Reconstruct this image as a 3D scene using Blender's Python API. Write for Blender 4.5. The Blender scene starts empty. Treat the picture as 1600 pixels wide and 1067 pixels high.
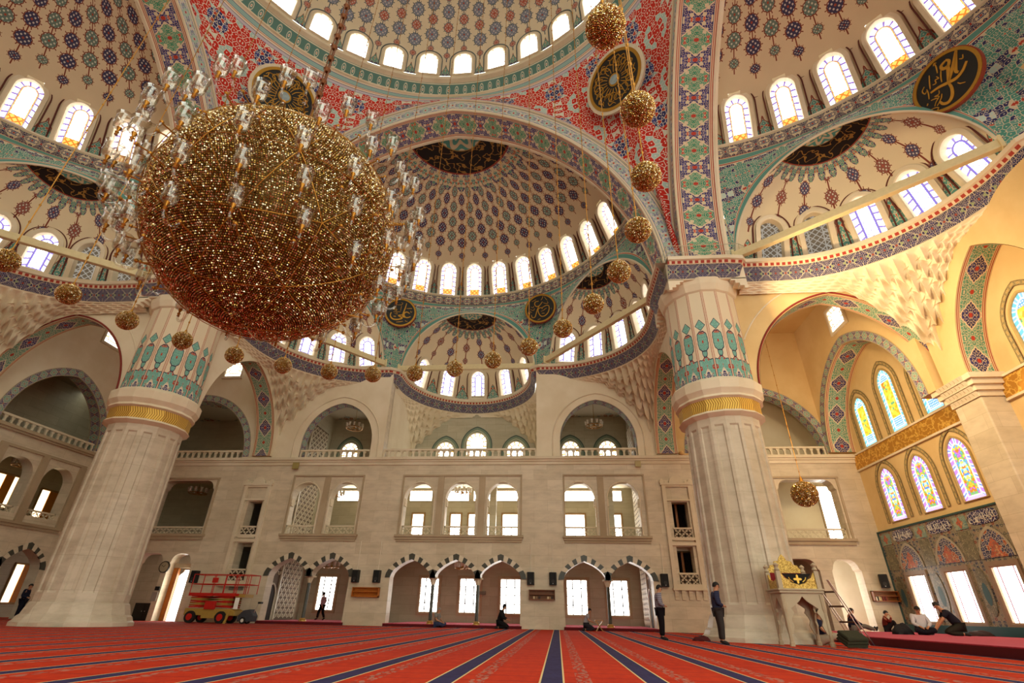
# Interior of a large domed prayer hall with a red striped carpet, built from mesh code only.
import bpy, bmesh, math, random
import numpy as np
from mathutils import Matrix, Vector
random.seed(7)
RNG = np.random.default_rng(7)
PI = math.pi
SC = bpy.context.scene
COL = SC.collection
CY = 8.6                      # depth of the hall's centre

# ------------------------------------------------------------------ object helpers
def tag(o, label=None, cat=None, group=None, kind=None):
    if label: o['label'] = label
    if cat: o['category'] = cat
    if group: o['group'] = group
    if kind: o['kind'] = kind
    return o

def link(o, parent=None):
    COL.objects.link(o)
    if parent is not None: o.parent = parent
    return o

def empty(name, loc=(0, 0, 0), rz=0.0, parent=None):
    o = bpy.data.objects.new(name, None)
    o.empty_display_size = 0.2
    o.location = loc; o.rotation_euler = (0, 0, rz)
    return link(o, parent)

def mesh(name, V, F, mat=None, parent=None, uv=None, uv2=None, smooth=False, midx=None):
    """V (n,3); F list of index tuples or (m,4) array; uv / uv2 per-vertex (n,2)."""
    me = bpy.data.meshes.new(name)
    V = np.asarray(V, float).reshape(-1, 3)
    if isinstance(F, np.ndarray): F = F.tolist()
    me.from_pydata(V.tolist(), [], F)
    for k, (nm, arr) in enumerate((('UVMap', uv), ('UVTwo', uv2))):
        if arr is None: continue
        lay = me.uv_layers.new(name=nm)
        idx = np.empty(len(me.loops), np.int32); me.loops.foreach_get('vertex_index', idx)
        lay.data.foreach_set('uv', np.asarray(arr, np.float32)[idx].ravel())
    if mat is not None:
        for m in (mat if isinstance(mat, (list, tuple)) else [mat]): me.materials.append(m)
    if midx is not None: me.polygons.foreach_set('material_index', np.asarray(midx, np.int32))
    if smooth: me.polygons.foreach_set('use_smooth', np.ones(len(me.polygons), bool))
    me.update()
    o = bpy.data.objects.new(name, me)
    return link(o, parent)

def quads(nu, nv, cu=False):
    """faces of an (nu x nv)-cell grid, vertex index i*(nv+1)+j; cu closes the u direction."""
    nvv = nv + 1
    i = np.arange(nu)[:, None]; j = np.arange(nv)[None, :]
    i2 = (i + 1) % nu if cu else i + 1
    return np.stack([i*nvv+j, i2*nvv+j, i2*nvv+j+1, i*nvv+j+1], -1).reshape(-1, 4)

def uvgrid(nu, nv, u0=0., u1=1., v0=0., v1=1.):
    return [a.ravel() for a in np.meshgrid(np.linspace(u0, u1, nu+1), np.linspace(v0, v1, nv+1), indexing='ij')]

class MB:
    """collects boxes, tubes, lathes ... into one mesh"""
    def __init__(s): s.V = []; s.F = []; s.M = []; s.n = 0
    def add(s, V, F, m=0):
        V = np.asarray(V, float).reshape(-1, 3)
        s.V.append(V); s.F += [tuple(int(a)+s.n for a in f) for f in F]; s.M += [m]*len(F); s.n += len(V)
        return s
    def box(s, x0, x1, y0, y1, z0, z1, m=0):
        V = [(x, y, z) for x in (x0, x1) for y in (y0, y1) for z in (z0, z1)]
        return s.add(V, [(0,1,3,2),(4,6,7,5),(0,4,5,1),(2,3,7,6),(0,2,6,4),(1,5,7,3)], m)
    def hexa(s, P, m=0):
        """8 points: bottom ring 0-3, top ring 4-7"""
        return s.add(P, [(3,2,1,0),(4,5,6,7),(0,1,5,4),(1,2,6,5),(2,3,7,6),(3,0,4,7)], m)
    def tube(s, pts, r, n=8, m=0, cap=True):
        pts = [Vector(p) for p in pts]; rs = r if isinstance(r, (list, tuple)) else [r]*len(pts)
        V = []; up = None
        for i, p in enumerate(pts):
            d = (pts[min(i+1, len(pts)-1)] - pts[max(i-1, 0)]).normalized()
            if up is None: up = d.orthogonal().normalized()
            up = (up - d*up.dot(d)); up = up.normalized() if up.length > 1e-6 else d.orthogonal().normalized()
            w = d.cross(up)
            for k in range(n):
                a = 2*PI*k/n; V.append(p + (up*math.cos(a) + w*math.sin(a))*rs[i])
        F = [(i*n+k, i*n+(k+1)%n, (i+1)*n+(k+1)%n, (i+1)*n+k) for i in range(len(pts)-1) for k in range(n)]
        if cap: F += [tuple(range(n-1, -1, -1)), tuple(range((len(pts)-1)*n, len(pts)*n))]
        return s.add([tuple(v) for v in V], F, m)
    def lathe(s, prof, n=24, c=(0, 0, 0), m=0, a0=0.0, cap=True):
        """prof list of (r, z)"""
        V = [(c[0]+r*math.cos(a0+2*PI*k/n), c[1]+r*math.sin(a0+2*PI*k/n), c[2]+z) for r, z in prof for k in range(n)]
        F = [(i*n+k, i*n+(k+1)%n, (i+1)*n+(k+1)%n, (i+1)*n+k) for i in range(len(prof)-1) for k in range(n)]
        if cap: F += [tuple(range(n-1, -1, -1)), tuple(range((len(prof)-1)*n, len(prof)*n))]
        return s.add(V, F, m)
    def prism(s, poly, y0, y1, m=0, plane='xz'):
        """polygon (a,b) extruded; plane xz -> depth along y; xy -> along z; yz -> along x"""
        n = len(poly)
        def P(a, b, d): return {'xz': (a, d, b), 'xy': (a, b, d), 'yz': (d, a, b)}[plane]
        V = [P(a, b, y0) for a, b in poly] + [P(a, b, y1) for a, b in poly]
        F = [tuple(range(n-1, -1, -1)), tuple(range(n, 2*n))] + [(i, (i+1)%n, n+(i+1)%n, n+i) for i in range(n)]
        return s.add(V, F, m)
    def sphere(s, c, r, nu=16, nv=10, m=0, sz=1.0):
        prof = [(max(r*math.sin(PI*j/nv), 1e-4), -r*sz*math.cos(PI*j/nv)) for j in range(nv+1)]
        return s.lathe(prof, nu, c, m)
    def move(s, M):
        M = np.array(M); out = []
        for V in s.V: out.append(V @ M[:3, :3].T + M[:3, 3])
        s.V = out; return s
    def obj(s, name, mat, parent=None, smooth=False):
        return mesh(name, np.concatenate(s.V), s.F, mat, parent, smooth=smooth, midx=s.M if isinstance(mat, (list, tuple)) else None)

def bevel(o, w=0.02, seg=2):
    m = o.modifiers.new('bevel', 'BEVEL'); m.width = w; m.segments = seg; m.limit_method = 'ANGLE'; m.angle_limit = 0.6
    return o

def shade_auto(o, ang=0.6):
    me = o.data
    me.polygons.foreach_set('use_smooth', np.ones(len(me.polygons), bool))
    try: me.set_sharp_from_angle(angle=ang)
    except Exception: pass
    return o

def slab(name, outline, holes, plane, pos, thick, mat, parent=None):
    """flat wall with holes. plane 'y': (x,z) polygon at y = pos .. pos+thick; plane 'x': (y,z) polygon at x = pos .. pos+thick"""
    cu = bpy.data.curves.new(name, 'CURVE'); cu.dimensions = '2D'; cu.fill_mode = 'BOTH'; cu.extrude = abs(thick)/2
    for poly in [outline] + list(holes):
        sp = cu.splines.new('POLY'); sp.points.add(len(poly)-1); sp.use_cyclic_u = True
        for q, (a, b) in zip(sp.points, poly): q.co = (a, b, 0, 1)
    co = bpy.data.objects.new(name, cu); COL.objects.link(co)
    dg = bpy.context.evaluated_depsgraph_get()
    me = bpy.data.meshes.new_from_object(co.evaluated_get(dg))
    COL.objects.unlink(co); bpy.data.objects.remove(co); bpy.data.curves.remove(cu)
    n = len(me.vertices); v = np.empty(n*3); me.vertices.foreach_get('co', v); v = v.reshape(-1, 3)
    w = np.empty_like(v); mid = pos + thick/2
    if plane == 'y': w[:, 0] = v[:, 0]; w[:, 1] = mid + v[:, 2]; w[:, 2] = v[:, 1]
    elif plane == 'z': w[:, 0] = v[:, 0]; w[:, 1] = v[:, 1]; w[:, 2] = mid + v[:, 2]
    else: w[:, 0] = mid + v[:, 2]; w[:, 1] = v[:, 0]; w[:, 2] = v[:, 1]
    me.vertices.foreach_set('co', w.ravel()); me.materials.clear(); me.materials.append(mat); me.name = name
    bm = bmesh.new(); bm.from_mesh(me); bmesh.ops.remove_doubles(bm, verts=bm.verts, dist=1e-4)
    bmesh.ops.recalc_face_normals(bm, faces=bm.faces); bm.to_mesh(me); bm.free()
    me.polygons.foreach_set('use_smooth', np.zeros(len(me.polygons), bool)); me.update()
    return link(bpy.data.objects.new(name, me), parent)

def copy_tree(o, parent=None):
    c = o.copy(); COL.objects.link(c); c.parent = parent
    if parent is not None: c.matrix_parent_inverse = o.matrix_parent_inverse
    for ch in list(o.children): copy_tree(ch, c)
    return c

# ------------------------------------------------------------------ node helpers
def lin(c):
    if isinstance(c, str): c = tuple(int(c[i:i+2], 16)/255 for i in (0, 2, 4))
    return tuple((x/12.92 if x <= .04045 else ((x+.055)/1.055)**2.4) for x in c[:3]) + (1.0,)

class X:
    def __init__(s, b, k): s.b = b; s.k = k
    def _(s, op, *a): return s.b.m(op, s, *a)
    def __add__(s, o): return s._('ADD', o)
    __radd__ = __add__
    def __sub__(s, o): return s._('SUBTRACT', o)
    def __rsub__(s, o): return s.b.m('SUBTRACT', o, s)
    def __mul__(s, o): return s._('MULTIPLY', o)
    __rmul__ = __mul__
    def __truediv__(s, o): return s._('DIVIDE', o)
    def __lt__(s, o): return s._('LESS_THAN', o)
    def __gt__(s, o): return s._('GREATER_THAN', o)
    def abs(s): return s._('ABSOLUTE')
    def frac(s): return s._('FRACT')
    def floor(s): return s._('FLOOR')
    def sin(s): return s._('SINE')
    def cos(s): return s._('COSINE')
    def sqrt(s): return s._('SQRT')
    def mod(s, o): return s._('FLOORED_MODULO', o)
    def min(s, o): return s._('MINIMUM', o)
    def max(s, o): return s._('MAXIMUM', o)
    def pow(s, o): return s._('POWER', o)

class B:
    """small material builder"""
    def __init__(s, name, rough=.6, metal=0., spec=.35):
        s.mat = bpy.data.materials.new(name); s.mat.use_nodes = True
        s.nt = s.mat.node_tree; s.nt.nodes.clear()
        s.out = s.nt.nodes.new('ShaderNodeOutputMaterial')
        s.bsdf = s.nt.nodes.new('ShaderNodeBsdfPrincipled')
        s.bsdf.inputs['Roughness'].default_value = rough
        s.bsdf.inputs['Metallic'].default_value = metal
        s.bsdf.inputs['Specular IOR Level'].default_value = spec
        s.nt.links.new(s.bsdf.outputs[0], s.out.inputs[0])
    def n(s, t, **k):
        nd = s.nt.nodes.new(t)
        for a, v in k.items(): setattr(nd, a, v)
        return nd
    def put(s, inp, v):
        if isinstance(v, X): s.nt.links.new(v.k, inp)
        elif hasattr(v, 'is_output') and v.is_output: s.nt.links.new(v, inp)
        else: inp.default_value = v
    def m(s, op, *a):
        nd = s.n('ShaderNodeMath', operation=op)
        for i, v in enumerate(a): s.put(nd.inputs[i], v)
        return X(s, nd.outputs[0])
    def sstep(s, x, a, b):
        nd = s.n('ShaderNodeMapRange', interpolation_type='SMOOTHSTEP')
        s.put(nd.inputs['Value'], x); nd.inputs['From Min'].default_value = a; nd.inputs['From Max'].default_value = b
        return X(s, nd.outputs['Result'])
    def sep(s, sock):
        nd = s.n('ShaderNodeSeparateXYZ'); s.nt.links.new(sock, nd.inputs[0])
        return [X(s, nd.outputs[i]) for i in range(3)]
    def uv(s, name='UVMap'):
        nd = s.n('ShaderNodeUVMap'); nd.uv_map = name
        return s.sep(nd.outputs[0])[:2]
    def pos(s): return s.sep(s.n('ShaderNodeNewGeometry').outputs['Position'])
    def obj(s): return s.sep(s.n('ShaderNodeTexCoord').outputs['Object'])
    def comb(s, x, y, z=0.):
        nd = s.n('ShaderNodeCombineXYZ')
        for i, v in enumerate((x, y, z)): s.put(nd.inputs[i], v)
        return nd.outputs[0]
    def noise(s, vec, scale=1., detail=3., rough=.5):
        nd = s.n('ShaderNodeTexNoise'); nd.inputs['Scale'].default_value = scale; nd.inputs['Detail'].default_value = detail
        nd.inputs['Roughness'].default_value = rough
        if vec is not None: s.nt.links.new(vec, nd.inputs['Vector'])
        return X(s, nd.outputs[0])
    def vor(s, vec, scale=1., feature='F1', dim='2D', rnd=1.0):
        nd = s.n('ShaderNodeTexVoronoi', feature=feature, voronoi_dimensions=dim); nd.inputs['Scale'].default_value = scale
        nd.inputs['Randomness'].default_value = rnd
        s.nt.links.new(vec, nd.inputs['Vector'])
        d = X(s, nd.outputs['Distance'])
        return (d, s.sep(nd.outputs['Color'])[0]) if feature == 'F1' else d
    def mix(s, f, a, b):
        nd = s.n('ShaderNodeMix', data_type='RGBA')
        s.put(nd.inputs[0], f)
        for i, v in ((6, a), (7, b)):
            if isinstance(v, (str, tuple)): nd.inputs[i].default_value = lin(v) if isinstance(v, str) or len(v) == 3 else v
            else: s.put(nd.inputs[i], v)
        return nd.outputs[2]
    def ramp(s, f, stops, const=True):
        nd = s.n('ShaderNodeValToRGB'); cr = nd.color_ramp; cr.interpolation = 'CONSTANT' if const else 'LINEAR'
        while len(cr.elements) > 1: cr.elements.remove(cr.elements[-1])
        cr.elements[0].position = stops[0][0]; cr.elements[0].color = lin(stops[0][1])
        for p, c in stops[1:]:
            e = cr.elements.new(p); e.color = lin(c)
        s.put(nd.inputs[0], f)
        return nd.outputs[0]
    def bump(s, h, strength=.3, dist=.05):
        nd = s.n('ShaderNodeBump'); nd.inputs['Strength'].default_value = strength; nd.inputs['Distance'].default_value = dist
        s.put(nd.inputs['Height'], h); s.nt.links.new(nd.outputs[0], s.bsdf.inputs['Normal'])
        return s
    def base(s, c):
        if isinstance(c, str): s.bsdf.inputs['Base Color'].default_value = lin(c)
        else: s.put(s.bsdf.inputs['Base Color'], c)
        return s
    def emit(s, c, st):
        if isinstance(c, str): s.bsdf.inputs['Emission Color'].default_value = lin(c)
        else: s.put(s.bsdf.inputs['Emission Color'], c)
        s.put(s.bsdf.inputs['Emission Strength'], st)
        return s

MATS = {}
def plain(name, col, rough=.6, metal=0., spec=.35, var=.06):
    if name in MATS: return MATS[name]
    b = B(name, rough, metal, spec)
    n = b.noise(b.n('ShaderNodeTexCoord').outputs['Object'], 6., 3.)
    c = lin(col); d = tuple(max(x*(1-2*var), 0) for x in c[:3]) + (1.,); e = tuple(min(x*(1+2*var), 1) for x in c[:3]) + (1.,)
    b.base(b.mix(n, d, e)); MATS[name] = b.mat
    return b.mat

# palette of the painted ornament
CREAM, TEAL, NAVY, RED, GREEN = 'd9c6a6', '5f9c93', '2a2f63', 'b23a26', '5a8f6f'

def stone(name, c1, c2, joint, bw=1.6, bh=.62, stain=.25, jw=.006, rough=.45, contrast=1.):
    b = B(name, rough, 0, .3)
    x, y, z = b.pos()
    vec = b.comb(x + y, z, 0.)
    br = b.n('ShaderNodeTexBrick'); br.offset = .5
    br.inputs['Color1'].default_value = lin(c1); br.inputs['Color2'].default_value = lin(c2); br.inputs['Mortar'].default_value = lin(joint)
    br.inputs['Scale'].default_value = 1.; br.inputs['Mortar Size'].default_value = jw; br.inputs['Brick Width'].default_value = bw; br.inputs['Row Height'].default_value = bh
    b.nt.links.new(vec, br.inputs['Vector'])
    p3 = b.comb(x*.8, y*.8, z*2.2)
    n1 = b.noise(p3, 1.2, 8., .62); n2 = b.noise(b.comb(x, y, z*.35), .35, 3.)
    c = b.mix(b.sstep(n1, .35, .75)*stain*contrast, br.outputs[0], '8f8068')
    c = b.mix(b.sstep(n2, .4, .7)*stain*.8, c, 'a8977c')
    b.base(c); b.bump(X(b, br.outputs[1]), -.25, .02)
    MATS[name] = b.mat
    return b.mat

def plaster(name, c1, c2, rough=.8):
    b = B(name, rough, 0, .15)
    x, y, z = b.pos(); n = b.noise(b.comb(x, y, z), .5, 5., .6)
    b.base(b.mix(b.sstep(n, .3, .7), c1, c2)); MATS[name] = b.mat
    return b.mat

def leaves(b, u, v, scale, stops, line=CREAM, lw=.055, seed=0., rnd=.85):
    """mirrored leaf-like cells with pale outlines"""
    vec = b.comb(u + seed, v + seed*1.7)
    d, h = b.vor(vec, scale, 'F1', '2D', rnd)
    e = b.vor(vec, scale, 'DISTANCE_TO_EDGE', '2D', rnd)
    c = b.ramp(h, stops)
    c = b.mix(d < .13, c, line)
    return b.mix(e < lw, c, line)

def stripes(b, d, lst, c):
    """lst of (from, to, colour): overlay where from < d < to"""
    for a, z, col in lst:
        f = (d > a)*(d < z)
        c = b.mix(f, c, col)
    return c

def band_mat(name, period, zone, st_in, st_out, edge, scale=4.2, accent=RED, line=CREAM, rough=.6):
    """ornament band: uv = (metres along, 0..1 across); diamonds of st_in between corners of st_out; edge = list of (d0,d1,col) for d = distance to the nearer long edge, 0..0.5"""
    b = B(name, rough, 0, .3)
    u, v = b.uv()
    p = (((u/period).frac() - .5).abs())*2.
    q = ((v - .5).abs())*2.
    ci = leaves(b, p, q, scale, st_in, line, .05, 3.)
    co = leaves(b, p, q, scale, st_out, line, .05, 8.)
    k = p + q*.8
    c = b.mix(k < zone, co, ci)
    c = b.mix((k - zone).abs() < .035, c, line)
    c = b.mix((p*p + q*q*.6).sqrt() < .1, c, accent)
    c = b.mix(((1. - p)*(1. - p) + q*q*.6).sqrt() < .1, c, accent)
    d = .5 - (v - .5).abs()
    c = stripes(b, d, edge, c)
    b.base(c); MATS[name] = b.mat
    return b.mat
# ------------------------------------------------------------------ materials
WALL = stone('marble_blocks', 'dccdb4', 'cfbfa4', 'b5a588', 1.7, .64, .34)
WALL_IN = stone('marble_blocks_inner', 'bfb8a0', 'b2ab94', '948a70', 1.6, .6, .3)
PIER = stone('marble_pier', 'd9cdb9', 'cabda6', 'aa9c84', 2.6, 1.3, .45, .004)
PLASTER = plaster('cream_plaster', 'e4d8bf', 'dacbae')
PLASTER_LIT = plaster('golden_lit_plaster', 'd9bd8a', 'cfb07c')  # cream plaster with the right side's golden light put into the colour
TRIM = plaster('stone_trim', 'dfd2ba', 'd0c1a4')
TRIM_D = plaster('stone_trim_grey', 'b7a488', 'a89478')
GOLD = plain('gold', 'd2a848', .4, .6)
GOLD_D = plain('dark_gold', '9a6a24', .38, .85)
BLACKP = plain('black_plastic', '191817', .5)
WOOD = plain('brown_wood', '8a4f1e', .45, var=.12)
WOOD_O = plain('orange_wood', 'b5661d', .4, var=.12)
BLACKST = plain('black_marble', '47473f', .35, var=.15)
WHITEST = plain('white_marble', 'd5c8b0', .4)
DARK = plain('painted_dark_interior', '2b1c12', .8)  # paints the dark depth behind openings and pierced panels
IRON = plain('dark_iron', '2c2620', .5, .4)
STEEL = plain('brushed_steel', 'c9c2b8', .3, .8)

def iznik_plain(name, stops, scale, line=CREAM, cell=(1.6, 1.6), rough=.65, edges=(), edges_in=()):
    """field ornament on UVMap metres, with edge stripes from UVTwo (x, y = metres to the two bounding edges)"""
    b = B(name, rough, 0, .25)
    u, v = b.uv()
    p = ((u/cell[0]).frac() - .5).abs(); q = ((v/cell[1]).frac() - .5).abs()
    c = leaves(b, p, q, scale, stops, line, .05, 2.)
    rr = (p*p*4 + q*q*4).sqrt()
    c = b.mix(rr < .42, c, leaves(b, p, q, scale*1.25, [(0, '2a2f63'), (.55, '39407e'), (.8, 'b9d0c8'), (.92, 'b23a26')], line, .06, 5.))
    if edges or edges_in:
        a, z = b.uv('UVTwo')
        c = stripes(b, a, edges, c)
        c = stripes(b, z, edges_in, c)
    b.base(c); MATS[name] = b.mat
    return b.mat

EDGE_A = [(0, .16, 'cfc2ac'), (.16, .2, '3a4a78'), (.2, .5, '8fb0ab'), (.5, .53, '30345f'), (.53, .6, 'd9cbb2'), (.6, .64, 'a8452f'), (.64, .78, 'd8c6b0'), (.78, .82, '3f4a70'), (.82, 1.02, 'bdb4be'), (1.02, 1.05, '6a6a8c')]
PEND = iznik_plain('red_tile_painting', [(0, 'bf2416'), (.56, 'd0cfbf'), (.68, 'a9c2bc'), (.76, 'bf2416'), (.93, 'd3d2c2')], 10., 'ddd6c6', (2.9, 2.9), edges=EDGE_A, edges_in=EDGE_A)
EDGE_B = [(0, .05, 'a8452f'), (.05, .1, 'd9c9ae'), (.1, .45, '5f9489'), (.45, .49, 'd9c9ae'), (.49, .56, 'a03a2c'), (.56, .62, 'd9c9ae')]
PEND_S = iznik_plain('teal_tile_painting', [(0, '4f8f82'), (.55, 'cdbfa4'), (.62, '6a9c92'), (.8, '2b2f60'), (.93, 'b5402c')], 11., 'd6c8ac', (2.2, 2.2), edges=EDGE_B, edges_in=EDGE_B)

EDG = [(0, .03, 'd8c7a8'), (.03, .05, 'a53a2a'), (.05, .075, 'd8c7a8'), (.075, .095, 'a53a2a'), (.095, .12, 'd8c7a8'), (.12, .135, '2a2f63')]
ARCH_MAIN = band_mat('great_arch_painting', 1.85, .8, [(0, '3f8a6a'), (.5, 'cfc4a4'), (.66, '4f9676'), (.88, 'b5402c')], [(0, '29286a'), (.52, 'cfc4a4'), (.66, '34367c'), (.92, 'c0452c')], EDG, 7.)
EDG2 = [(0, .07, 'd8cbb4'), (.07, .1, '4d6a7a'), (.1, .2, 'd8c9b0'), (.2, .22, '45608a')]
FACE_MAIN = band_mat('arch_face_painting', 1.2, .9, [(0, '8fb3ad'), (.5, 'b9b6c6'), (.75, '5b6a9a'), (.9, 'd6cdb8')], [(0, '9db8b0'), (.4, 'c9c3c8'), (.7, '6c74a6'), (.92, 'd6cdb8')], EDG2, 5.5)
EDG3 = [(0, .04, 'c9b48c'), (.04, .07, 'a03325'), (.07, .1, 'd8c7a0'), (.1, .125, 'a03325'), (.125, .15, 'd8c7a0')]
ARCH_BAY = band_mat('bay_arch_painting', 2.0, .62, [(0, '2a2958'), (.6, '35346b'), (.82, 'cbb79b'), (.92, 'b5402c')], [(0, '5f9078'), (.72, '6f9f86'), (.9, 'b9a888'), (.96, 'b5402c')], EDG3, 4.6)
ARCH_ZIG = band_mat('zigzag_arch_painting', .62, .85, [(0, '5d8f86'), (.7, '86a89a')], [(0, '2b2c66'), (.8, '4a4c86')], [(0, .08, 'a89878')], 3.)
FRIEZE = band_mat('navy_frieze_painting', .95, .95, [(0, '1f1e4c'), (.6, '2b2a5e'), (.8, '6f8a5a'), (.92, 'd0bfa4')], [(0, '1f1e4c'), (.8, '2a2958'), (.93, '8a9a5c')], [(0, .05, 'd2c2a2')], 3.6, '8a3a2c', 'b8ac9c')
FRIEZE_D = band_mat('dark_ring_painting', .8, .9, [(0, '24264f'), (.6, '34406a'), (.82, 'cdbf9f')], [(0, '24264f'), (.7, 'c3b596'), (.9, '5a8f82')], [(0, .06, 'c9b892')], 4.)
DENT = None
def dentil():
    b = B('red_dentil_painting', .7); u, v = b.uv()
    t = ((u/.28).frac() - .5).abs()
    b.base(b.mix(t < .3, 'd4c3a6', '9e3526')); return b.mat
DENT = dentil()
def guilloche():
    b = B('guilloche_ring_painting', .6); u, v = b.uv()
    x = ((u/.62).frac() - .5)*2.; y = (v - .5)*2.
    r = (x*x*1.6 + y*y).sqrt()
    c = b.mix(r < .6, '557a72', 'bfbeac'); c = b.mix(r < .42, c, '557a72'); c = b.mix(r < .22, c, 'dcd4c0'); c = b.mix(r < .1, c, 'a8452f')
    c = b.mix((y.abs() - .86).abs() < .06, c, 'd9cdb4')
    b.base(c); return b.mat
RING_T = guilloche()

def med_mat(name, v0, v1, row, ax, ay, colA, colB, cream, by_row=False, wpitch=2., woff=.5, colw=.6, small=.62, gap=1, disc=1.25, base_h=1.9, tri=.75, outline='7a3a2c'):
    b = B(name, .75, 0, .18)
    u, v = b.uv(); dc, an = b.uv('UVTwo')
    i = u.floor(); par = i.mod(2.)
    vv = ((v - v0) if v0 < 3 else (v0 - dc))/row + par*.5
    j = vv.floor(); y = vv.frac() - .5; x = u.frac() - .5
    first = (j < .5)*(vv > 0.)
    sc = first*(1/small - 1.) + 1.
    bigrow = j.mod(2.) if by_row else None
    if by_row: sc = sc*(1. + (1. - bigrow)*.3)
    X_ = x/ax*sc; Y_ = y/ay*sc
    th = b.m('ARCTAN2', Y_, X_)
    r = (X_*X_ + Y_*Y_).sqrt() + (th*12.).cos()*.035 + (th*2.).cos()*.0
    valid = (vv > 0.)*((v < v1) if v0 < 3 else (dc > v1))
    if gap > 1: valid = valid*(i.mod(float(gap)) < .5)
    n = b.noise(b.comb(*b.pos()), .6, 4.)
    c0 = b.mix(b.sstep(n, .3, .7), cream, tuple(k*.94 for k in lin(cream)[:3]) + (1.,))
    fil = ((X_*10.).cos()*(Y_*10.).cos())
    sel = bigrow if by_row else par
    fill = b.mix(sel, colA, colB)
    fill = b.mix(fil > .42, fill, b.mix(sel, 'c2c4b4', 'c3b9b6'))
    fill = b.mix(r < .14, fill, 'a04a38')
    c = b.mix(valid*(x.abs() < .028), c0, outline)
    ray = (r < 1.28)*((th*10.).cos() > .86)
    c = b.mix(valid*ray, c, outline)
    c = b.mix(valid*(r < 1.0), c, outline)
    c = b.mix(valid*(r < .88), c, fill)
    # tile triangles between the windows
    xw = (((u/wpitch + woff).frac() - .5)*(wpitch*colw)).abs()
    t = (xw/tri + v/base_h + ((v*9.).sin())*.05)
    lf = leaves(b, xw, v*.8, 5., [(0, '5b8f84'), (.55, '77a196'), (.72, '2d3160'), (.9, 'a8452f')], 'cdbfa2', .05)
    c = b.mix(t < 1.0, c, '8a3a2c'); c = b.mix(t < .93, c, lf)
    # crown disc
    if disc:
        star = ((an*8.).cos()*.5 + .5)*.35 + dc/disc
        dcol = b.mix((star*2.).frac() < .5, 'b9ad8f', '4d857c')
        cal = (b.noise(b.comb(an.cos()*dc, an.sin()*dc), 1.7, 2., .4) - .5).abs()
        black = b.mix(cal < .018, '1f1510', '8a642c')
        fr = leaves(b, ((an*4.8).frac() - .5).abs(), dc*.9, 6.5, [(0, '4c8379'), (.4, '2d3060'), (.62, 'a0503c'), (.8, 'c0b090')], 'c6b490', .06)
        edge = dc - ((an*15.).sin().abs())*.55*disc
        c = b.mix(edge < disc*2.75, c, fr)
        c = b.mix(dc < disc*2.32, c, '8a3b2a'); c = b.mix(dc < disc*2.25, c, black)
        c = b.mix(dc < disc*1.05, c, '8a6a34'); c = b.mix(dc < disc, c, dcol)
    b.base(c); MATS[name] = b.mat
    return b.mat

HALF_M = med_mat('half_dome_painting', 9.6, 3.4, 1.18, .4, .37, '66796f', '3f3d58', 'd3c0a0', colw=1.2, wpitch=2., woff=.75, disc=1.3)
MAIN_M = med_mat('main_dome_painting', 2.2, 20., 1.3, .38, .45, 'b06656', '7d8494', 'ddd0b4', by_row=True, colw=1.29, wpitch=2., woff=.75, disc=0, base_h=1.2, tri=.45, outline='55606a')
EXED_M = med_mat('niche_dome_painting', 5.6, 2.9, 1.15, .22, .31, '875248', '4f4a64', 'dac9a8', colw=1.6, wpitch=1.5, gap=1, disc=.92, base_h=1.5, tri=.62)

def carpet():
    b = B('red_striped_carpet', .95, 0, .05)
    x, y, z = b.pos()
    k = (x - 6.25)/1.37
    f = ((k + .5).frac() - .5)*1.37
    a = f.abs()
    n = b.noise(b.comb(x*3., y*1.1), 2.2, 5., .65); n2 = b.noise(b.comb(x*.35, y*.5), 1., 2.)
    red = b.mix(b.sstep(n, .25, .75), 'c2320a', 'aa2608'); red = b.mix(b.sstep(n2, .35, .7)*.4, red, 'c83a10')
    row = ((y/.62 + b.noise(b.comb(x, y), .4, 1.)*.15).frac() - .5).abs()
    red = b.mix(row < .03, red, '8e2014')
    px = ((f - .42)/.2).abs()
    d, h = b.vor(b.comb(x*9., y*4.), 1.6, 'F1', '2D', .9)
    pat = (px < .5)*(d < .42)
    red = b.mix(pat*.5, red, b.ramp(h, [(0, '7d7d74'), (.35, 'a39a86'), (.6, '6a3a30'), (.8, '8f8a7c')]))
    navy = b.mix(b.sstep(n, .3, .7), '2b2f58', '23264a')
    c = b.mix(a < .165, red, 'd9c08a'); c = b.mix(a < .14, c, navy)
    b.base(c); b.bump(n, .25, .02)
    b.bsdf.inputs['Sheen Weight'].default_value = .03
    b.bsdf.inputs['Sheen Tint'].default_value = lin('ffb0b0')
    MATS['carpet'] = b.mat
    return b.mat
CARPET = carpet()
def carpet2():
    b = B('crimson_carpet', .95, 0, .05)
    x, y, z = b.pos(); n = b.noise(b.comb(x*3., y*3., z*3.), 2.2, 5., .65)
    row = ((x/.9).frac() - .5).abs()
    c = b.mix(b.sstep(n, .25, .75), 'b23040', '982434'); c = b.mix(row < .05, c, '7e1c2a')
    b.base(c); b.bsdf.inputs['Sheen Weight'].default_value = .3; b.bsdf.inputs['Sheen Tint'].default_value = lin('ffa0b0')
    return b.mat
CARPET2 = carpet2()
RISER = plain('shaded_red_riser', '5a1016', .9)  # dark red, with the shade on the step fronts put into the colour

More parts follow.
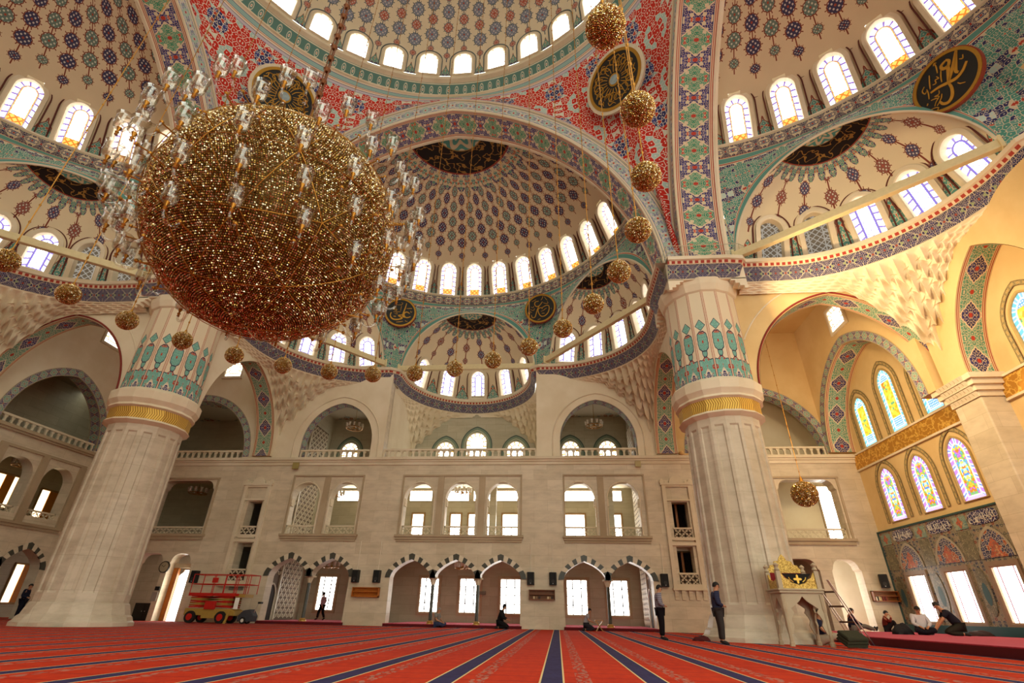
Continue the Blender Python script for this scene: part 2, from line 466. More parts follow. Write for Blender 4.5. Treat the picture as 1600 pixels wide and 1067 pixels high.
def glass_mat(name, kind, strength):
    """daylit stained glass. UVMap = (metres along the rim, metres in from the rim); UVTwo = (x, z) metres"""
    b = B(name, .3, 0, .3)
    s, d = b.uv(); x, z = b.uv('UVTwo')
    W = 'fffaf0'
    lat = (((x + z)/.34).frac() - .5).abs().min((((x - z)/.34).frac() - .5).abs())
    seg = ((s/.42).frac() - .5).abs()
    if kind == 'dome':
        c = b.mix(lat < .05, W, 'b8b2a8')
    elif kind in ('half', 'niche'):
        line, bar = ('e08a28', '8a6ac0') if kind == 'half' else ('7a68d8', '9a86d8')
        c = b.mix(lat < .06, W, 'b9aecf' if kind == 'half' else 'a79fd8')
        c = b.mix((z < .62)*(x.abs() < .34), c, b.mix(lat < .14, 'ffd060', 'e07818')) if kind == 'half' else c
        hid = b.noise(b.comb(x*4., z*4.), 1.5, 1.)
        c = b.mix(d < .31, c, b.mix(b.sstep(hid, .4, .6), line, 'ffd070' if kind == 'half' else line))
        c = b.mix(d < .235, c, b.mix(seg > .36, W, bar))
        c = b.mix((d - .235).abs() < .02, c, '8f7fb0')
    elif kind == 'amber':
        dd, h = b.vor(b.comb(x*1., z*1.), 7., 'F1', '2D', .9)
        am = b.ramp(h, [(0, 'e8a830'), (.45, 'd98a1c'), (.65, 'c25a1c'), (.75, 'e9c050'), (.9, '4f8a5a')])
        c = am
        db, hb = b.vor(b.comb(x, z), 9., 'F1', '2D', .1)
        blue = b.mix(db < .3, '4a86d0', 'd8ecff')
        hz = b.n('ShaderNodeAttribute'); hz.attribute_type = 'OBJECT'; hz.attribute_name = 'win_h'
        H = X(b, hz.outputs['Fac'])
        c = b.mix((z < H*.2).max(z > H*.8), c, blue)
        c = b.mix(d < .27, c, 'f3e9b8')
        c = b.mix(d < .2, c, b.ramp(seg*2., [(0, '4fa0b0'), (.4, 'b8d4c8'), (.75, '6a9cc0')]))
    elif kind == 'rose':
        dd, h = b.vor(b.comb(x.abs(), z), 9.5, 'F1', '2D', .9)
        c = b.ramp(h, [(0, 'd99a2a'), (.3, 'c8661c'), (.45, '5f9a5a'), (.6, 'e6c23c'), (.72, '4f90c0'), (.85, '9a5ab0')])
        hz = b.n('ShaderNodeAttribute'); hz.attribute_type = 'OBJECT'; hz.attribute_name = 'win_h'
        H = X(b, hz.outputs['Fac'])
        k = ((x/.24)*(x/.24) + ((z - H*.46)/.5)*((z - H*.46)/.5)).sqrt()
        c = b.mix(k < 1., c, b.ramp(h, [(0, '9cd8e8'), (.3, 'e2c060'), (.5, '50a0d0'), (.7, 'c8702c'), (.85, '3f78c8')]))
        c = b.mix(d < .3, c, 'f6ecc0'); c = b.mix(d < .22, c, b.ramp(seg*2., [(0, '9a6ae0'), (.45, 'e6d0ff'), (.8, '5a78e0')]))
        ed = b.vor(b.comb(x.abs(), z), 9.5, 'DISTANCE_TO_EDGE', '2D', .9)
        c = b.mix((ed < .035)*(d > .22), c, '4a2c18')
    elif kind == 'gallery':
        c = b.mix(lat < .07, W, 'd8b878'); c = b.mix(d < .2, c, b.mix(seg > .36, W, 'e8c050')); c = b.mix((d > .2)*(d < .26), c, 'd88a50')
    elif kind == 'dim':
        c = b.mix(lat < .09, '6f6250', 'c9c2b4'); c = b.mix((d - .22).abs() < .025, c, 'c9c2b4'); c = b.mix((d < .2)*(seg > .4), c, 'c9c2b4')
    else:
        c = b.mix(d < 0., W, W)
    b.base('40382c')
    if kind in ('half', 'niche', 'gallery', 'dome'):
        r_, g_, b_ = b.sep(c); mn = r_.min(g_).min(b_); b.emit(c, b.sstep(mn, .45, .95)*(strength - .55) + .55)
    else: b.emit(c, strength)
    MATS[name] = b.mat
    return b.mat
G_DOME = glass_mat('dome_glass', 'dome', 4.)
G_HALF = glass_mat('half_dome_glass', 'half', 2.4)
G_NICHE = glass_mat('niche_dome_glass', 'niche', 2.2)
G_AMBER = glass_mat('amber_glass', 'amber', 1.0)
G_ROSE = glass_mat('rose_glass', 'rose', 1.0)
G_GAL = glass_mat('gallery_glass', 'gallery', 2.4)
G_DIM = glass_mat('unlit_lattice_glass', 'dim', .25)
G_DAY = glass_mat('daylight_glass', 'plain', 4.5)

def gold_relief():
    b = B('gold_relief', .45, .45)
    x, y, z = b.pos()
    e = (b.noise(b.comb(x*1.2, y*1.2, z*1.5), 2.6, 2., .5) - .5).abs()
    f = b.sstep(e, .0, .07)
    b.base(b.mix(f, 'e8bc5c', 'b98432')); b.bump(f, -.6, .06); return b.mat
GOLD_R = gold_relief()
def gold_braid():
    b = B('gold_braid', .45, .5); u, v = b.uv()
    k = ((u/.1 + (v - .5).abs()*2.).frac() - .5).abs()
    b.base(b.mix(k < .24, 'e0b85a', 'a07a30')); b.bump(k, .5, .03); return b.mat
GOLD_B = gold_braid()
def tile_dark():
    b = B('qibla_tile_field', .35, 0, .45); x, y, z = b.pos()
    p = ((y/1.35).frac() - .5).abs(); q = ((z/1.2).frac() - .5).abs()
    b.base(leaves(b, p, q, 9., [(0, '5a5a50'), (.35, '75705f'), (.6, '33394e'), (.75, '8a7d66'), (.94, '7a4434')], '978a74', .07)); return b.mat
TILE = tile_dark()
def tile_navy(name, stops, sc, line):
    b = B(name, .35, 0, .45); x, y, z = b.pos()
    b.base(leaves(b, y, z, sc, stops, line, .07)); return b.mat
TILE_N = tile_navy('navy_script_tile', [(0, '26264f'), (.8, '2e2e5c')], 5., 'b8b0b0')
TILE_R = tile_navy('coral_blossom_tile', [(0, 'c05a38'), (.5, 'a84a30'), (.8, 'c98a60')], 9., '6a6a60')
TILE_P = tile_navy('dense_arabesque_tile', [(0, '2c2f55'), (.55, '3a3f66'), (.8, 'a0522e')], 6., 'b5ab98')
TILE_G = tile_navy('sage_tile', [(0, '6f8a80'), (.5, '5a7a78'), (.8, '8f9680')], 7., '9aa08a')
TILE_O = tile_navy('olive_tile', [(0, '7c755c'), (.5, '6c6752'), (.8, '8e866a')], 9., '4f4c3c')
GREY_FR = plain('grey_brown_marble_frame', '8a7460', .4)

def gallery_ceiling():
    b = B('painted_gallery_ceiling', .8, 0, .1); x, y, z = b.pos()
    p = ((x/3.1 + .02).frac() - .5).abs(); q = ((y/3.4).frac() - .5).abs()
    c = leaves(b, p, q, 9., [(0, '7f8a84'), (.4, 'b5ab96'), (.7, '6a7480'), (.85, '9a6a58')], 'b8ae98', .06)
    b.base(b.mix((p + q) < .3, 'b9ae98', c)); return b.mat
EXCEIL = gallery_ceiling()
# ------------------------------------------------------------------ arches and windows
def tc_arch(hw, rise, zs, n=24, c=0.0):
    """two-centred arch, right foot to left foot, list of (x, z)"""
    e = (rise*rise - hw*hw)/(2*hw); R = hw + e
    a1 = math.acos(max(-1, min(1, e/R)))
    rt = [(c - e + R*math.cos(a1*i/n), zs + R*math.sin(a1*i/n)) for i in range(n+1)]
    return rt + [(2*c - x, z) for x, z in rt[-2::-1]]

def ogee_arch(hw, rise, zs, n=14, c=0.0):
    out = []
    for i in range(2*n+1):
        k = 1 - i/n; t = abs(k)
        t = t**.8 if t > 0 else 0
        g = .66*math.sqrt(max(0, 1 - t**2.1)) + .34*(1-t)**1.15
        out.append((c + hw*t*(1 if k > 0 else -1), zs + rise*g))
    return out

def win_outline(w, h, pointed=0.0, n=12):
    hw = w/2; rise = min(hw*(1+pointed), h*.9)
    return [(hw, 0.)] + tc_arch(hw, rise, h - rise, n) + [(-hw, 0.)]

WIN_N = [0]
def window(M, w, h, glass, frame_w=.2, depth=.3, pointed=0.0, line=True, front=-.1, label=None, frame_mat=None, off=None, line_mat=None, sq=False):
    """arched window; local x across, y outward, z up, origin at the sill centre"""
    WIN_N[0] += 1
    def outl(d):
        if sq: return [(w/2+d, -d), (w/2+d, h+d), (-w/2-d, h+d), (-w/2-d, -d)]
        o = win_outline(w + 2*d, h + d, pointed)
        return [(x, z if i not in (0, len(o)-1) else -d*.4) for i, (x, z) in enumerate(o)]
    A = outl(0.); C = outl(frame_w); n = len(A)
    V = []; F = []
    rings = [(A, depth), (A, front+.04), (outl(frame_w*.25), front), (C, front), (C, depth)]
    for o, y in rings: V += [(x, y, z) for x, z in o]
    for r in range(len(rings)-1):
        F += [(r*n+i, r*n+(i+1) % n, (r+1)*n+(i+1) % n, (r+1)*n+i) for i in range(n)]
    root = mesh('window_%d' % WIN_N[0], V, F, frame_mat or TRIM)
    root.matrix_world = M
    tag(root, label, 'window', None, 'structure')
    # glass from concentric rims
    V = []; U1 = []; U2 = []; F = []
    per = [0.]
    for i in range(1, n): per.append(per[-1] + math.dist(A[i], A[i-1]))
    lv = [0, .12, .235, .31, .40] if w > .7 else [0, w*.2]
    for d in lv:
        o = outl(-d); o = [(x, max(z, d*.6)) for x, z in o]
        V += [(x, depth-.03, z) for x, z in o]; U1 += [(per[i], d) for i in range(n)]; U2 += [(x, z) for x, z in o]
    for r in range(len(lv)-1):
        F += [(r*n+i, r*n+(i+1) % n, (r+1)*n+(i+1) % n, (r+1)*n+i) for i in range(n)]
    F.append(tuple((len(lv)-1)*n+i for i in range(n)))
    p = mesh('window_pane', V, F, glass, root, U1, U2)
    p['win_h'] = float(h)
    if line:
        d0 = frame_w + .1; o1 = outl(d0); o2 = outl(d0 + .06)
        V = [(x, front+.03, z) for x, z in o1] + [(x, front+.03, z) for x, z in o2] + [(x, front+.12, z) for x, z in o1] + [(x, front+.12, z) for x, z in o2]
        m = n-1
        F = [(i, i+1, n+i+1, n+i) for i in range(m)] + [(n+i, n+i+1, 3*n+i+1, 3*n+i) for i in range(m)] + [(2*n+i, 2*n+i+1, i+1, i) for i in range(m)]
        mb = MB(); mb.add(V, F)
        if line != 'plain':     # little painted rays around the arch
            for i in range(3, n-3, 3):
                x, z = o2[i]; nx, nz = x - 0., z - (h - w/2); L = math.hypot(nx, nz) or 1
                nx /= L; nz /= L; tx, tz = -nz, nx
                mb.add([(x+tx*.02, front+.06, z+tz*.02), (x-tx*.02, front+.06, z-tz*.02), (x+nx*.34, front+.1, z+nz*.34)], [(0, 1, 2)])
        mb.obj('outline', line_mat or PAINT_L, root)
    return root
PAINT_L = plain('painted_maroon_line', '5a2a22', .8)

def frame_mat4(P, up, out):
    """matrix with local z = up, local y = out (away from the hall), origin P"""
    up = Vector(up).normalized(); out = Vector(out); out = (out - up*out.dot(up)).normalized(); x = out.cross(up)
    M = Matrix.Identity(4)
    for i, a in enumerate((x, out, up)):
        for k in range(3): M[k][i] = a[k]
    M.translation = Vector(P)
    return M

def cut(V, F, mats, pad=.1):
    """drop faces inside window openings; mats = list of (4x4 matrix, w, h)"""
    Cc = V[F].mean(1); keep = np.ones(len(F), bool)
    for M, w, h in mats:
        Mi = np.array(M.inverted()); L = Cc @ Mi[:3, :3].T + Mi[:3, 3]
        hw = w/2 + pad; top = h - w/2
        ins = (np.abs(L[:, 1]) < 1.2)*(L[:, 2] > -pad*.5)*(np.abs(L[:, 0]) < hw)*((L[:, 2] < top) + (L[:, 0]**2 + (L[:, 2]-top)**2 < hw*hw))
        keep &= ~ins
    return F[keep]

def side_matrix(rz): return Matrix.Translation((0, CY, 0)) @ Matrix.Rotation(rz, 4, 'Z')

# ------------------------------------------------------------------ upper shell
ZC = 16.4                       # top of the main cornice
RING_A, RING_B, RING_O, RING_Z = 12.4, 13.1, 13.5, 24.3
CROWN_R, CROWN_Z = 15.4, 31.2
def ring_pt(t, k=0.0): return np.cos(t)*(RING_A-k), RING_O + np.sin(t)*(RING_B-k)
T0 = math.asin((15.42-RING_O)/RING_B)

def lateral_pt(f):
    """plan of the corner niche's cornice, f 0 (middle bay end) .. 1 (pier end)"""
    f = np.asarray(f, float)
    ph = np.clip(1 - f/.86, 0, 1)*PI/2
    x = 6.2 + 6.35*np.cos(ph); y = 17.6 + 6.35*np.sin(ph)
    ex = np.clip((f-.86)/.14, 0, 1)
    return x, y - ex*1.75
def centre_pt(f):
    ph = np.asarray(f, float)*PI
    return 5.1*np.cos(ph), 25.0 + 5.5*np.sin(ph)

def niche_dome(name, rz, plan, crown, front, win_f, rowlab, mats, dims=()):
    """half dome over a niche: plan(f) cornice curve, crown (x, r, z)"""
    SM = side_matrix(rz); cx, cr, cz = crown; h = cz - ZC
    def surf(f, s):
        px, py = plan(f)
        return cx + (px-cx)*np.cos(s), cr + (py-cr)*np.cos(s), ZC + h*np.sin(s)
    U, S = uvgrid(90, 34, 0, 1, 0, PI/2*.999)
    x, y, z = surf(U, S); V = np.stack([x, y, z], -1)
    px, py = plan(np.linspace(0, 1, 400)); Ltot = np.hypot(np.diff(px), np.diff(py)).sum()
    rad = np.hypot(np.asarray(plan(U)[0])-cx, np.asarray(plan(U)[1])-cr)
    mer = S*(rad + h)/2
    wpitch = 3.; ncol = round(Ltot/.8)
    pit = win_f[1]-win_f[0]
    uu = (U - win_f[0])/pit*1.5 + .75 + 30.
    uv = np.stack([uu, mer], -1)
    uv2 = np.stack([(PI/2-S)*(rad+h)/2, (U-.5)*PI], -1)
    wl = []
    for k, f in enumerate(win_f):
        s0 = .32/h; s1 = s0 + 2.35/((h + 4)/1.6)
        P0 = Vector([float(a) for a in surf(np.array(f), s0)]); P1 = Vector([float(a) for a in surf(np.array(f), s1)])
        g = [np.array([float(a) for a in plan(np.array(f+d))]) for d in (-.01, .01)]
        tx, ty = g[1]-g[0]
        out = Vector((ty, -tx, 0))
        if out.dot(Vector((P0.x-cx, P0.y-cr, 0))) < 0: out = -out
        wl.append((frame_mat4(P0, P1-P0, out), 1.1, 2.3))
    F = cut(V, quads(90, 34), wl)
    o = mesh(name, V, F, mats, None, uv, uv2, True)
    o.matrix_world = SM; tag(o, None, None, None, 'structure')
    for k, (M, w, hh) in enumerate(wl):
        dim = k in dims
        window(SM @ M, w, hh, G_DIM if dim else G_NICHE, .24, .34, .12, True, -.1, rowlab % ORD[k] + (', its glass unlit' if dim else ''))
    return o
ORD = ['first', 'second', 'third', 'fourth', 'fifth', 'sixth', 'seventh', 'eighth', 'ninth', 'tenth', 'eleventh', 'twelfth', 'thirteenth', 'fourteenth', 'fifteenth', 'sixteenth', 'seventeenth', 'eighteenth', 'nineteenth', 'twentieth', 'twenty-first', 'twenty-second']

def offset_path(P, d, closed=False):
    P = np.asarray(P, float); T = np.gradient(P, axis=0); T /= np.linalg.norm(T, axis=1)[:, None] + 1e-9
    N = np.stack([-T[:, 1], T[:, 0]], -1)
    return P + N*d

def sweep(name, P, prof, mat, SM, uvh=True):
    """profile list of (offset, z) swept along plan path P; uv = (metres, 0..1)"""
    P = np.asarray(P, float); L = np.r_[0, np.cumsum(np.linalg.norm(np.diff(P, axis=0), axis=1))]
    V = []; uv = []
    cl = [0.]
    for (a, b), (c, d) in zip(prof[:-1], prof[1:]): cl.append(cl[-1] + math.hypot(c-a, d-b))
    for (o, z), q in zip(prof, cl):
        Q = offset_path(P, o)
        V.append(np.c_[Q, np.full(len(Q), z)]); uv.append(np.c_[L, np.full(len(Q), q/cl[-1])])
    n = len(P) - 1; k = len(prof)
    V = np.concatenate(V); uv = np.concatenate(uv)
    F = [(r*(n+1)+i, r*(n+1)+i+1, (r+1)*(n+1)+i+1, (r+1)*(n+1)+i) for r in range(k-1) for i in range(n)]
    o = mesh(name, V, F, mat, None, uv)
    o.matrix_world = SM; tag(o, None, None, None, 'structure')
    return o

def muqarnas(name, c0, ck, SM, z0, tiers, dz, cells, mat, pw=1.0):
    """stalactite corbelling: c0(t) upper plan curve, ck(t) lower corner line"""
    mb = MB(); NT = cells*10; NB = 7
    t = np.linspace(0, 1, NT+1)
    a0 = np.stack(c0(t), -1); ak = np.stack(ck(t), -1)
    gap = np.linalg.norm(a0-ak, axis=1); d = np.linalg.norm(ak-ak[int(np.argmax(gap))], axis=1); fall = np.maximum(np.clip(1-d/4., 0, 1)**1.5, .1)
    for k in range(tiers):
        top = a0 + (ak-a0)*(k/tiers); bot = a0 + (ak-a0)*((k+1)/tiers)
        ph = (t*cells + .5*(k % 2))
        a = np.abs((ph % 1.)*2 - 1)            # 0 in the niche's middle, 1 on a rib
        zt = z0 - k*dz*fall
        rows = []
        dep = np.clip(np.linalg.norm(a0-ak, axis=1)/1.2, 0, 1)
        for j in range(NB+1):
            b = j/NB
            g = (1-a**1.5)*(max(0, (b-.45)/.55)**2.) + a**1.5*(b**.35)
            p = bot + (top-bot)*g[:, None]
            zz = zt - dz*fall*(1-b) - (a**2)*(1-b)*dz*.75*dep*fall
            rows.append(np.c_[p, zz])
        # small flat lip on top of each tier
        V = np.concatenate(rows); n = NT
        F = [(r*(n+1)+i, r*(n+1)+i+1, (r+1)*(n+1)+i+1, (r+1)*(n+1)+i) for r in range(NB) for i in range(n)]
        mb.add(V, F)
        lip = np.concatenate([np.c_[top, zt], np.c_[top, zt+.06], np.c_[a0 + (ak-a0)*max(0, (k-.25)/tiers), zt+.06]])
        mb.add(lip, [(r*(n+1)+i, r*(n+1)+i+1, (r+1)*(n+1)+i+1, (r+1)*(n+1)+i) for r in range(2) for i in range(n)])
    o = mb.obj(name, mat); o.matrix_world = SM; tag(o, None, None, None, 'structure')
    return o

def corner_line(pts):
    P = np.asarray(pts, float); L = np.r_[0, np.cumsum(np.linalg.norm(np.diff(P, axis=0), axis=1))]; L /= L[-1]
    return lambda t: (np.interp(t, L, P[:, 0]), np.interp(t, L, P[:, 1]))

def great_arch(rz, key):
    SM = side_matrix(rz)
    A = np.array(tc_arch(12.4, 14.2, ZC, 40)); n = len(A)-1
    L = np.r_[0, np.cumsum(np.linalg.norm(np.diff(A, axis=0), axis=1))]; L = L - L[-1]/2
    V = []; uv = []
    for r, q in ((13.2, 0.), (15.3, 1.)):
        V.append(np.c_[A[:, 0], np.full(n+1, r), A[:, 1]]); uv.append(np.c_[L, np.full(n+1, q)])
    F = [(i, i+1, n+1+i+1, n+1+i) for i in range(n)]
    mesh_s = mesh('trim_great_arch_soffit', np.concatenate(V), F, ARCH_MAIN, None, np.concatenate(uv)); mesh_s.matrix_world = SM
    tag(mesh_s, None, None, None, 'structure')
    Oo = np.array(tc_arch(13.5, 15.25, ZC, 40))
    V = np.concatenate([np.c_[A[:, 0], np.full(n+1, 13.2), A[:, 1]], np.c_[Oo[:, 0], np.full(n+1, 13.2), Oo[:, 1]]])
    uv = np.concatenate([np.c_[L, np.zeros(n+1)], np.c_[L, np.ones(n+1)]])
    f = mesh('trim_great_arch_face', V, F, FACE_MAIN, None, uv); f.matrix_world = SM; tag(f, None, None, None, 'structure')
    # moulded edge along the intrados
    mb = MB()
    mb.tube([(x, 13.18, z) for x, z in A], .07, 6); mb.tube([(x, 15.3, z) for x, z in A], .07, 6)
    mb.tube([(x, 13.16, z) for x, z in Oo], .05, 6)
    e = mb.obj('trim_great_arch_edge', TRIM); e.matrix_world = SM; tag(e, None, None, None, 'structure')
    # masonry behind the arch
    hole = [(x, z) for x, z in tc_arch(12.43, 14.24, ZC, 40)]
    out = [(15.9, ZC), (15.9, 34), (-15.9, 34), (-15.9, ZC)]
    pl = slab('wall_above_arch', out + hole[::-1], [], 'y', 15.32, .2, PLASTER); pl.matrix_world = SM @ pl.matrix_world; tag(pl, None, None, None, 'structure')

def pendentive(rz):
    """between the great arch of side rz and the next one clockwise-from-above (local s>0 side)"""
    SM = side_matrix(rz)
    A = np.array(tc_arch(13.5, 15.25, ZC, 40))[:41]        # right foot .. apex
    half = [(x, 13.2, z) for x, z in A[::-1]]              # apex .. foot
    oth = [(13.2, x, z) for x, z in A]                     # foot .. apex of the neighbour
    arch = np.array(half + oth[1:]); n = len(arch)-1
    Lc = np.r_[0, np.cumsum(np.linalg.norm(np.diff(arch, axis=0), axis=1))]; tt = Lc/Lc[-1]
    ang = PI/2 - tt*PI/2
    ring = np.stack([14.3*np.cos(ang), 14.3*np.sin(ang), np.full(n+1, 33.6)], -1)
    NV = 26; V = []; uv = []; uv2 = []
    L = np.linalg.norm(ring-arch, axis=1)
    for j in range(NV+1):
        w = j/NV; p = arch + (ring-arch)*w
        # slight outward belly
        bel = math.sin(PI*w)*.0
        V.append(p)
        uv.append(np.c_[(p[:, 0]-p[:, 1])/1.414 + .0, p[:, 2] - 28.7 + 1.45*1.0])
        uv2.append(np.c_[w*L, (1-w)*L])
    # uv rows are per j; grid index j*(n+1)+i
    F = [(j*(n+1)+i, j*(n+1)+i+1, (j+1)*(n+1)+i+1, (j+1)*(n+1)+i) for j in range(NV) for i in range(n)]
    o = mesh('ceiling_pendentive', np.concatenate(V), F, PEND, None, np.concatenate(uv), np.concatenate(uv2), True)
    o.matrix_world = SM; tag(o, None, None, None, 'structure')

SIDE_NAMES = {0.0: 'far', -PI/2: 'right', PI/2: 'left'}
def wing(rz, win_t, lat_sides, centre=True):
    SM = side_matrix(rz); nm = SIDE_NAMES[rz]
    great_arch(rz, nm)
    # --- half dome
    t0, t1 = T0, PI - T0
    h = CROWN_Z - RING_Z
    def surf(t, s):
        px, py = ring_pt(t)
        return px*np.cos(s), CROWN_R + (py-CROWN_R)*np.cos(s), RING_Z + h*np.sin(s)
    NU, NV = 260, 60
    U, S = uvgrid(NU, NV, t0, t1, 0, PI/2*.999)
    x, y, z = surf(U, S); V = np.stack([x, y, z], -1)
    px, py = ring_pt(U); rad = np.hypot(px, py-CROWN_R)
    mer = S*(rad + h)/2
    pit = win_t[1]-win_t[0]
    uu = (U-win_t[0])/pit*2. + 40.5
    uv = np.stack([uu, mer], -1); uv2 = np.stack([(PI/2-S)*(rad+h)/2, U-PI/2], -1)
    wl = []
    for t in win_t:
        s0 = .035; s1 = s0 + .33
        P0 = Vector([float(a) for a in surf(np.array(t), s0)]); P1 = Vector([float(a) for a in surf(np.array(t), s1)])
        qx, qy = ring_pt(np.array([t-.01, t+.01])); out = Vector((qy[1]-qy[0], -(qx[1]-qx[0]), 0))
        wl.append((frame_mat4(P0, P1-P0, out), 1.25, 2.85))
    F = cut(V, quads(NU, NV), wl)
    o = mesh('ceiling_half_dome', V, F, HALF_M, None, uv, uv2, True); o.matrix_world = SM; tag(o, None, None, None, 'structure')
    for k, (M, w, hh) in enumerate(wl):
        window(SM @ M, w, hh, G_HALF, .22, .4, .1, True, -.12, 'arched stained window at the foot of the %s half dome, %s along its row' % (nm, ORD[k]))
    # --- dark painted ring under the windows
    tt = np.linspace(t0, t1, 120); rp = np.stack(ring_pt(tt), -1)
    sweep('trim_half_dome_ring', rp, [(-.05, RING_Z-.75), (.12, RING_Z-.6), (.16, RING_Z-.02)], FRIEZE_D, SM)
    sweep('trim_half_dome_ledge', rp, [(.16, RING_Z-.04), (.24, RING_Z+.0), (.24, RING_Z+.1), (-.3, RING_Z+.12)], TRIM, SM)
    # --- arches of the niches and the small pendentives
    zr = RING_Z-.72
    specs = [('c', (5.1, 25.0), (-5.1, 25.0), math.radians(59), math.radians(121), 5.4),
             ('l', (12.55, 15.85), (6.2, 23.95), T0, math.radians(59), 5.5),
             ('m', (-6.2, 23.95), (-12.55, 15.85), math.radians(121), PI-T0, 5.5)]
    for key, Pa, Pb, ta, tb, ah in specs:
        n = 64; th = np.linspace(0, PI, n+1)
        Pa = np.array(Pa); Pb = np.array(Pb); mid = (Pa+Pb)/2; hv = (Pa-Pb)/2
        q = np.cos(th); arch = np.c_[mid[0]+hv[0]*q, mid[1]+hv[1]*q, ZC + ah*np.sin(th)]
        f = (1-np.cos(th))/2
        tr = ta + (tb-ta)*f
        rx, ry = ring_pt(tr); ring = np.c_[rx, ry, np.full(n+1, zr)]
        L = np.linalg.norm(ring-arch, axis=1); NV2 = 16
        V = []; uv = []; uv2 = []
        for j in range(NV2+1):
            w = j/NV2; p = arch + (ring-arch)*w; V.append(p)
            uv.append(np.c_[tr*13., p[:, 2]]); uv2.append(np.c_[w*L, (1-w)*L])
        F = [(j*(n+1)+i, j*(n+1)+i+1, (j+1)*(n+1)+i+1, (j+1)*(n+1)+i) for j in range(NV2) for i in range(n)]
        o = mesh('ceiling_small_pendentive', np.concatenate(V), F, PEND_S, None, np.concatenate(uv), np.concatenate(uv2), True)
        o.matrix_world = SM; tag(o, None, None, None, 'structure')
        e = MB().tube([tuple(p) for p in arch], .06, 6).obj('trim_niche_arch_edge', TRIM); e.matrix_world = SM; tag(e, None, None, None, 'structure')
    # painted triangles between the niche arches
    def tri(a, b, c, nm='ceiling_small_pendentive'):
        a, b, c = (np.array(q, float) for q in (a, b, c)); V = []; uv = []; uv2 = []; n = 14
        for j in range(n+1):
            w = j/n; p, q = a+(c-a)*w, b+(c-b)*w
            for e in (p, q): V.append(e); uv.append((math.atan2(e[1]-RING_O, e[0])*13., e[2])); uv2.append((1., 1. + (c[2]-e[2])*.3))
        o = mesh(nm, V, [(2*j, 2*j+1, 2*j+3, 2*j+2) for j in range(n)], PEND_S, None, uv, uv2); o.matrix_world = SM; tag(o, None, None, None, 'structure')
    for sg in (1, -1):
        rx, ry = ring_pt(math.radians(59)); tri((sg*5.1, 25.0, ZC), (sg*6.2, 23.95, ZC), (sg*rx, ry, zr))
        rx, ry = ring_pt(T0); tri((sg*12.55, 15.85, ZC), (sg*12.42, 15.2, ZC), (sg*rx, ry-.1, zr))
    lab = 'arched window with violet glass in the %s niche of the ' + nm + ' half dome, %%s along its row'
    niche_dome('ceiling_niche_dome', rz, centre_pt, (0, 25.0, ZC+5.4), None, [.0+.1667*k for k in (1, 2, 3, 4, 5)], lab % 'middle', EXED_M)
    cl = ((12.55+6.2)/2, (15.85+23.95)/2, ZC+5.5)
    wf = [.1, .29, .48, .67, .86]
    niche_dome('ceiling_niche_dome', rz, lateral_pt, cl, None, wf, lab % ('nearer' if rz < 0 else 'right-hand' if rz == 0 else 'farther'), EXED_M, (4, 3) if rz > 0 else ())
    niche_dome('ceiling_niche_dome', rz, lambda f: (-lateral_pt(f)[0], lateral_pt(f)[1]), (-cl[0], cl[1], cl[2]), None, wf, lab % ('farther' if rz < 0 else 'left-hand' if rz == 0 else 'nearer'), EXED_M, (4, 3) if rz < 0 else ())
    # --- cornice
    fs = np.linspace(0, 1, 60)
    right = [centre_pt(f) for f in np.linspace(.5, 0, 40)] + [(5.12, 24.5), (5.2, 24.1), (5.45, 23.95)]
    right = [tuple(float(a) for a in p) for p in right] + [tuple(float(a) for a in lateral_pt(f)) for f in fs] + [(12.5, 15.7), (12.2, 15.55), (12.15, 15.0), (12.15, 13.5), (12.15, 12.15)]
    paths = []
    if 'r' in lat_sides and 'l' in lat_sides: paths = [[(-x, y) for x, y in right[::-1]] + right[1:]]
    elif 'r' in lat_sides: paths = [right]
    else: paths = [[(-x, y) for x, y in right[::-1]]]
    for P in paths:
        P = np.array(P)
        P = P[::-1]      # inward normal on the left of travel
        sweep('trim_cornice_frieze', P, [(.02, ZC-1.08), (.05, ZC-1.0), (.3, ZC-.42), (.36, ZC-.36)], FRIEZE, SM)
        sweep('trim_cornice_dentil', P, [(.36, ZC-.36), (.42, ZC-.22)], DENT, SM)
        sweep('trim_cornice_ledge', P, [(.4, ZC-.23), (.52, ZC-.2), (.52, ZC), (-.25, ZC+.01), (-.25, ZC+.1)], TRIM, SM)
    # --- stalactite corbels
    for sg, key in ((1, 'r'), (-1, 'l')):
        if key not in lat_sides: continue
        c0 = lambda t, sg=sg: (sg*lateral_pt(t)[0], lateral_pt(t)[1])
        ck = corner_line([(sg*5.9, 23.98), (sg*13.0, 23.9), (sg*13.0, 15.7)])
        muqarnas('trim_stalactite_corbel', c0, ck, SM, ZC-1.1, 5, .74, 22, PLASTER)
        if centre:
            cc = lambda t, sg=sg: (sg*centre_pt(t*.5)[0], centre_pt(t*.5)[1])
            ck2 = corner_line([(sg*5.2, 24.4), (sg*5.25, 30.5), (sg*.4, 30.5)])
            muqarnas('trim_stalactite_corbel', cc, ck2, SM, ZC-1.1, 5, .6, 16, PLASTER, 1.5)

def beam(a, b, z, label):
    a = Vector((*a, z)); b = Vector((*b, z)); d = b-a; L = d.length
    mb = MB().box(-L/2, L/2, -.14, .14, -.2, .2)
    mb.box(-L/2-.02, -L/2+.1, -.24, .24, -.3, .3); mb.box(L/2-.1, L/2+.02, -.24, .24, -.3, .3)
    o = mb.obj('tie_beam', plain('cream_beam_paint', 'd6c79a', .5)); o.location = (a+b)/2; o.rotation_euler = (0, 0, math.atan2(d.y, d.x))
    bevel(o, .03)
    tag(o, label, 'beam', 'cream tie beams across the niches')
    return o

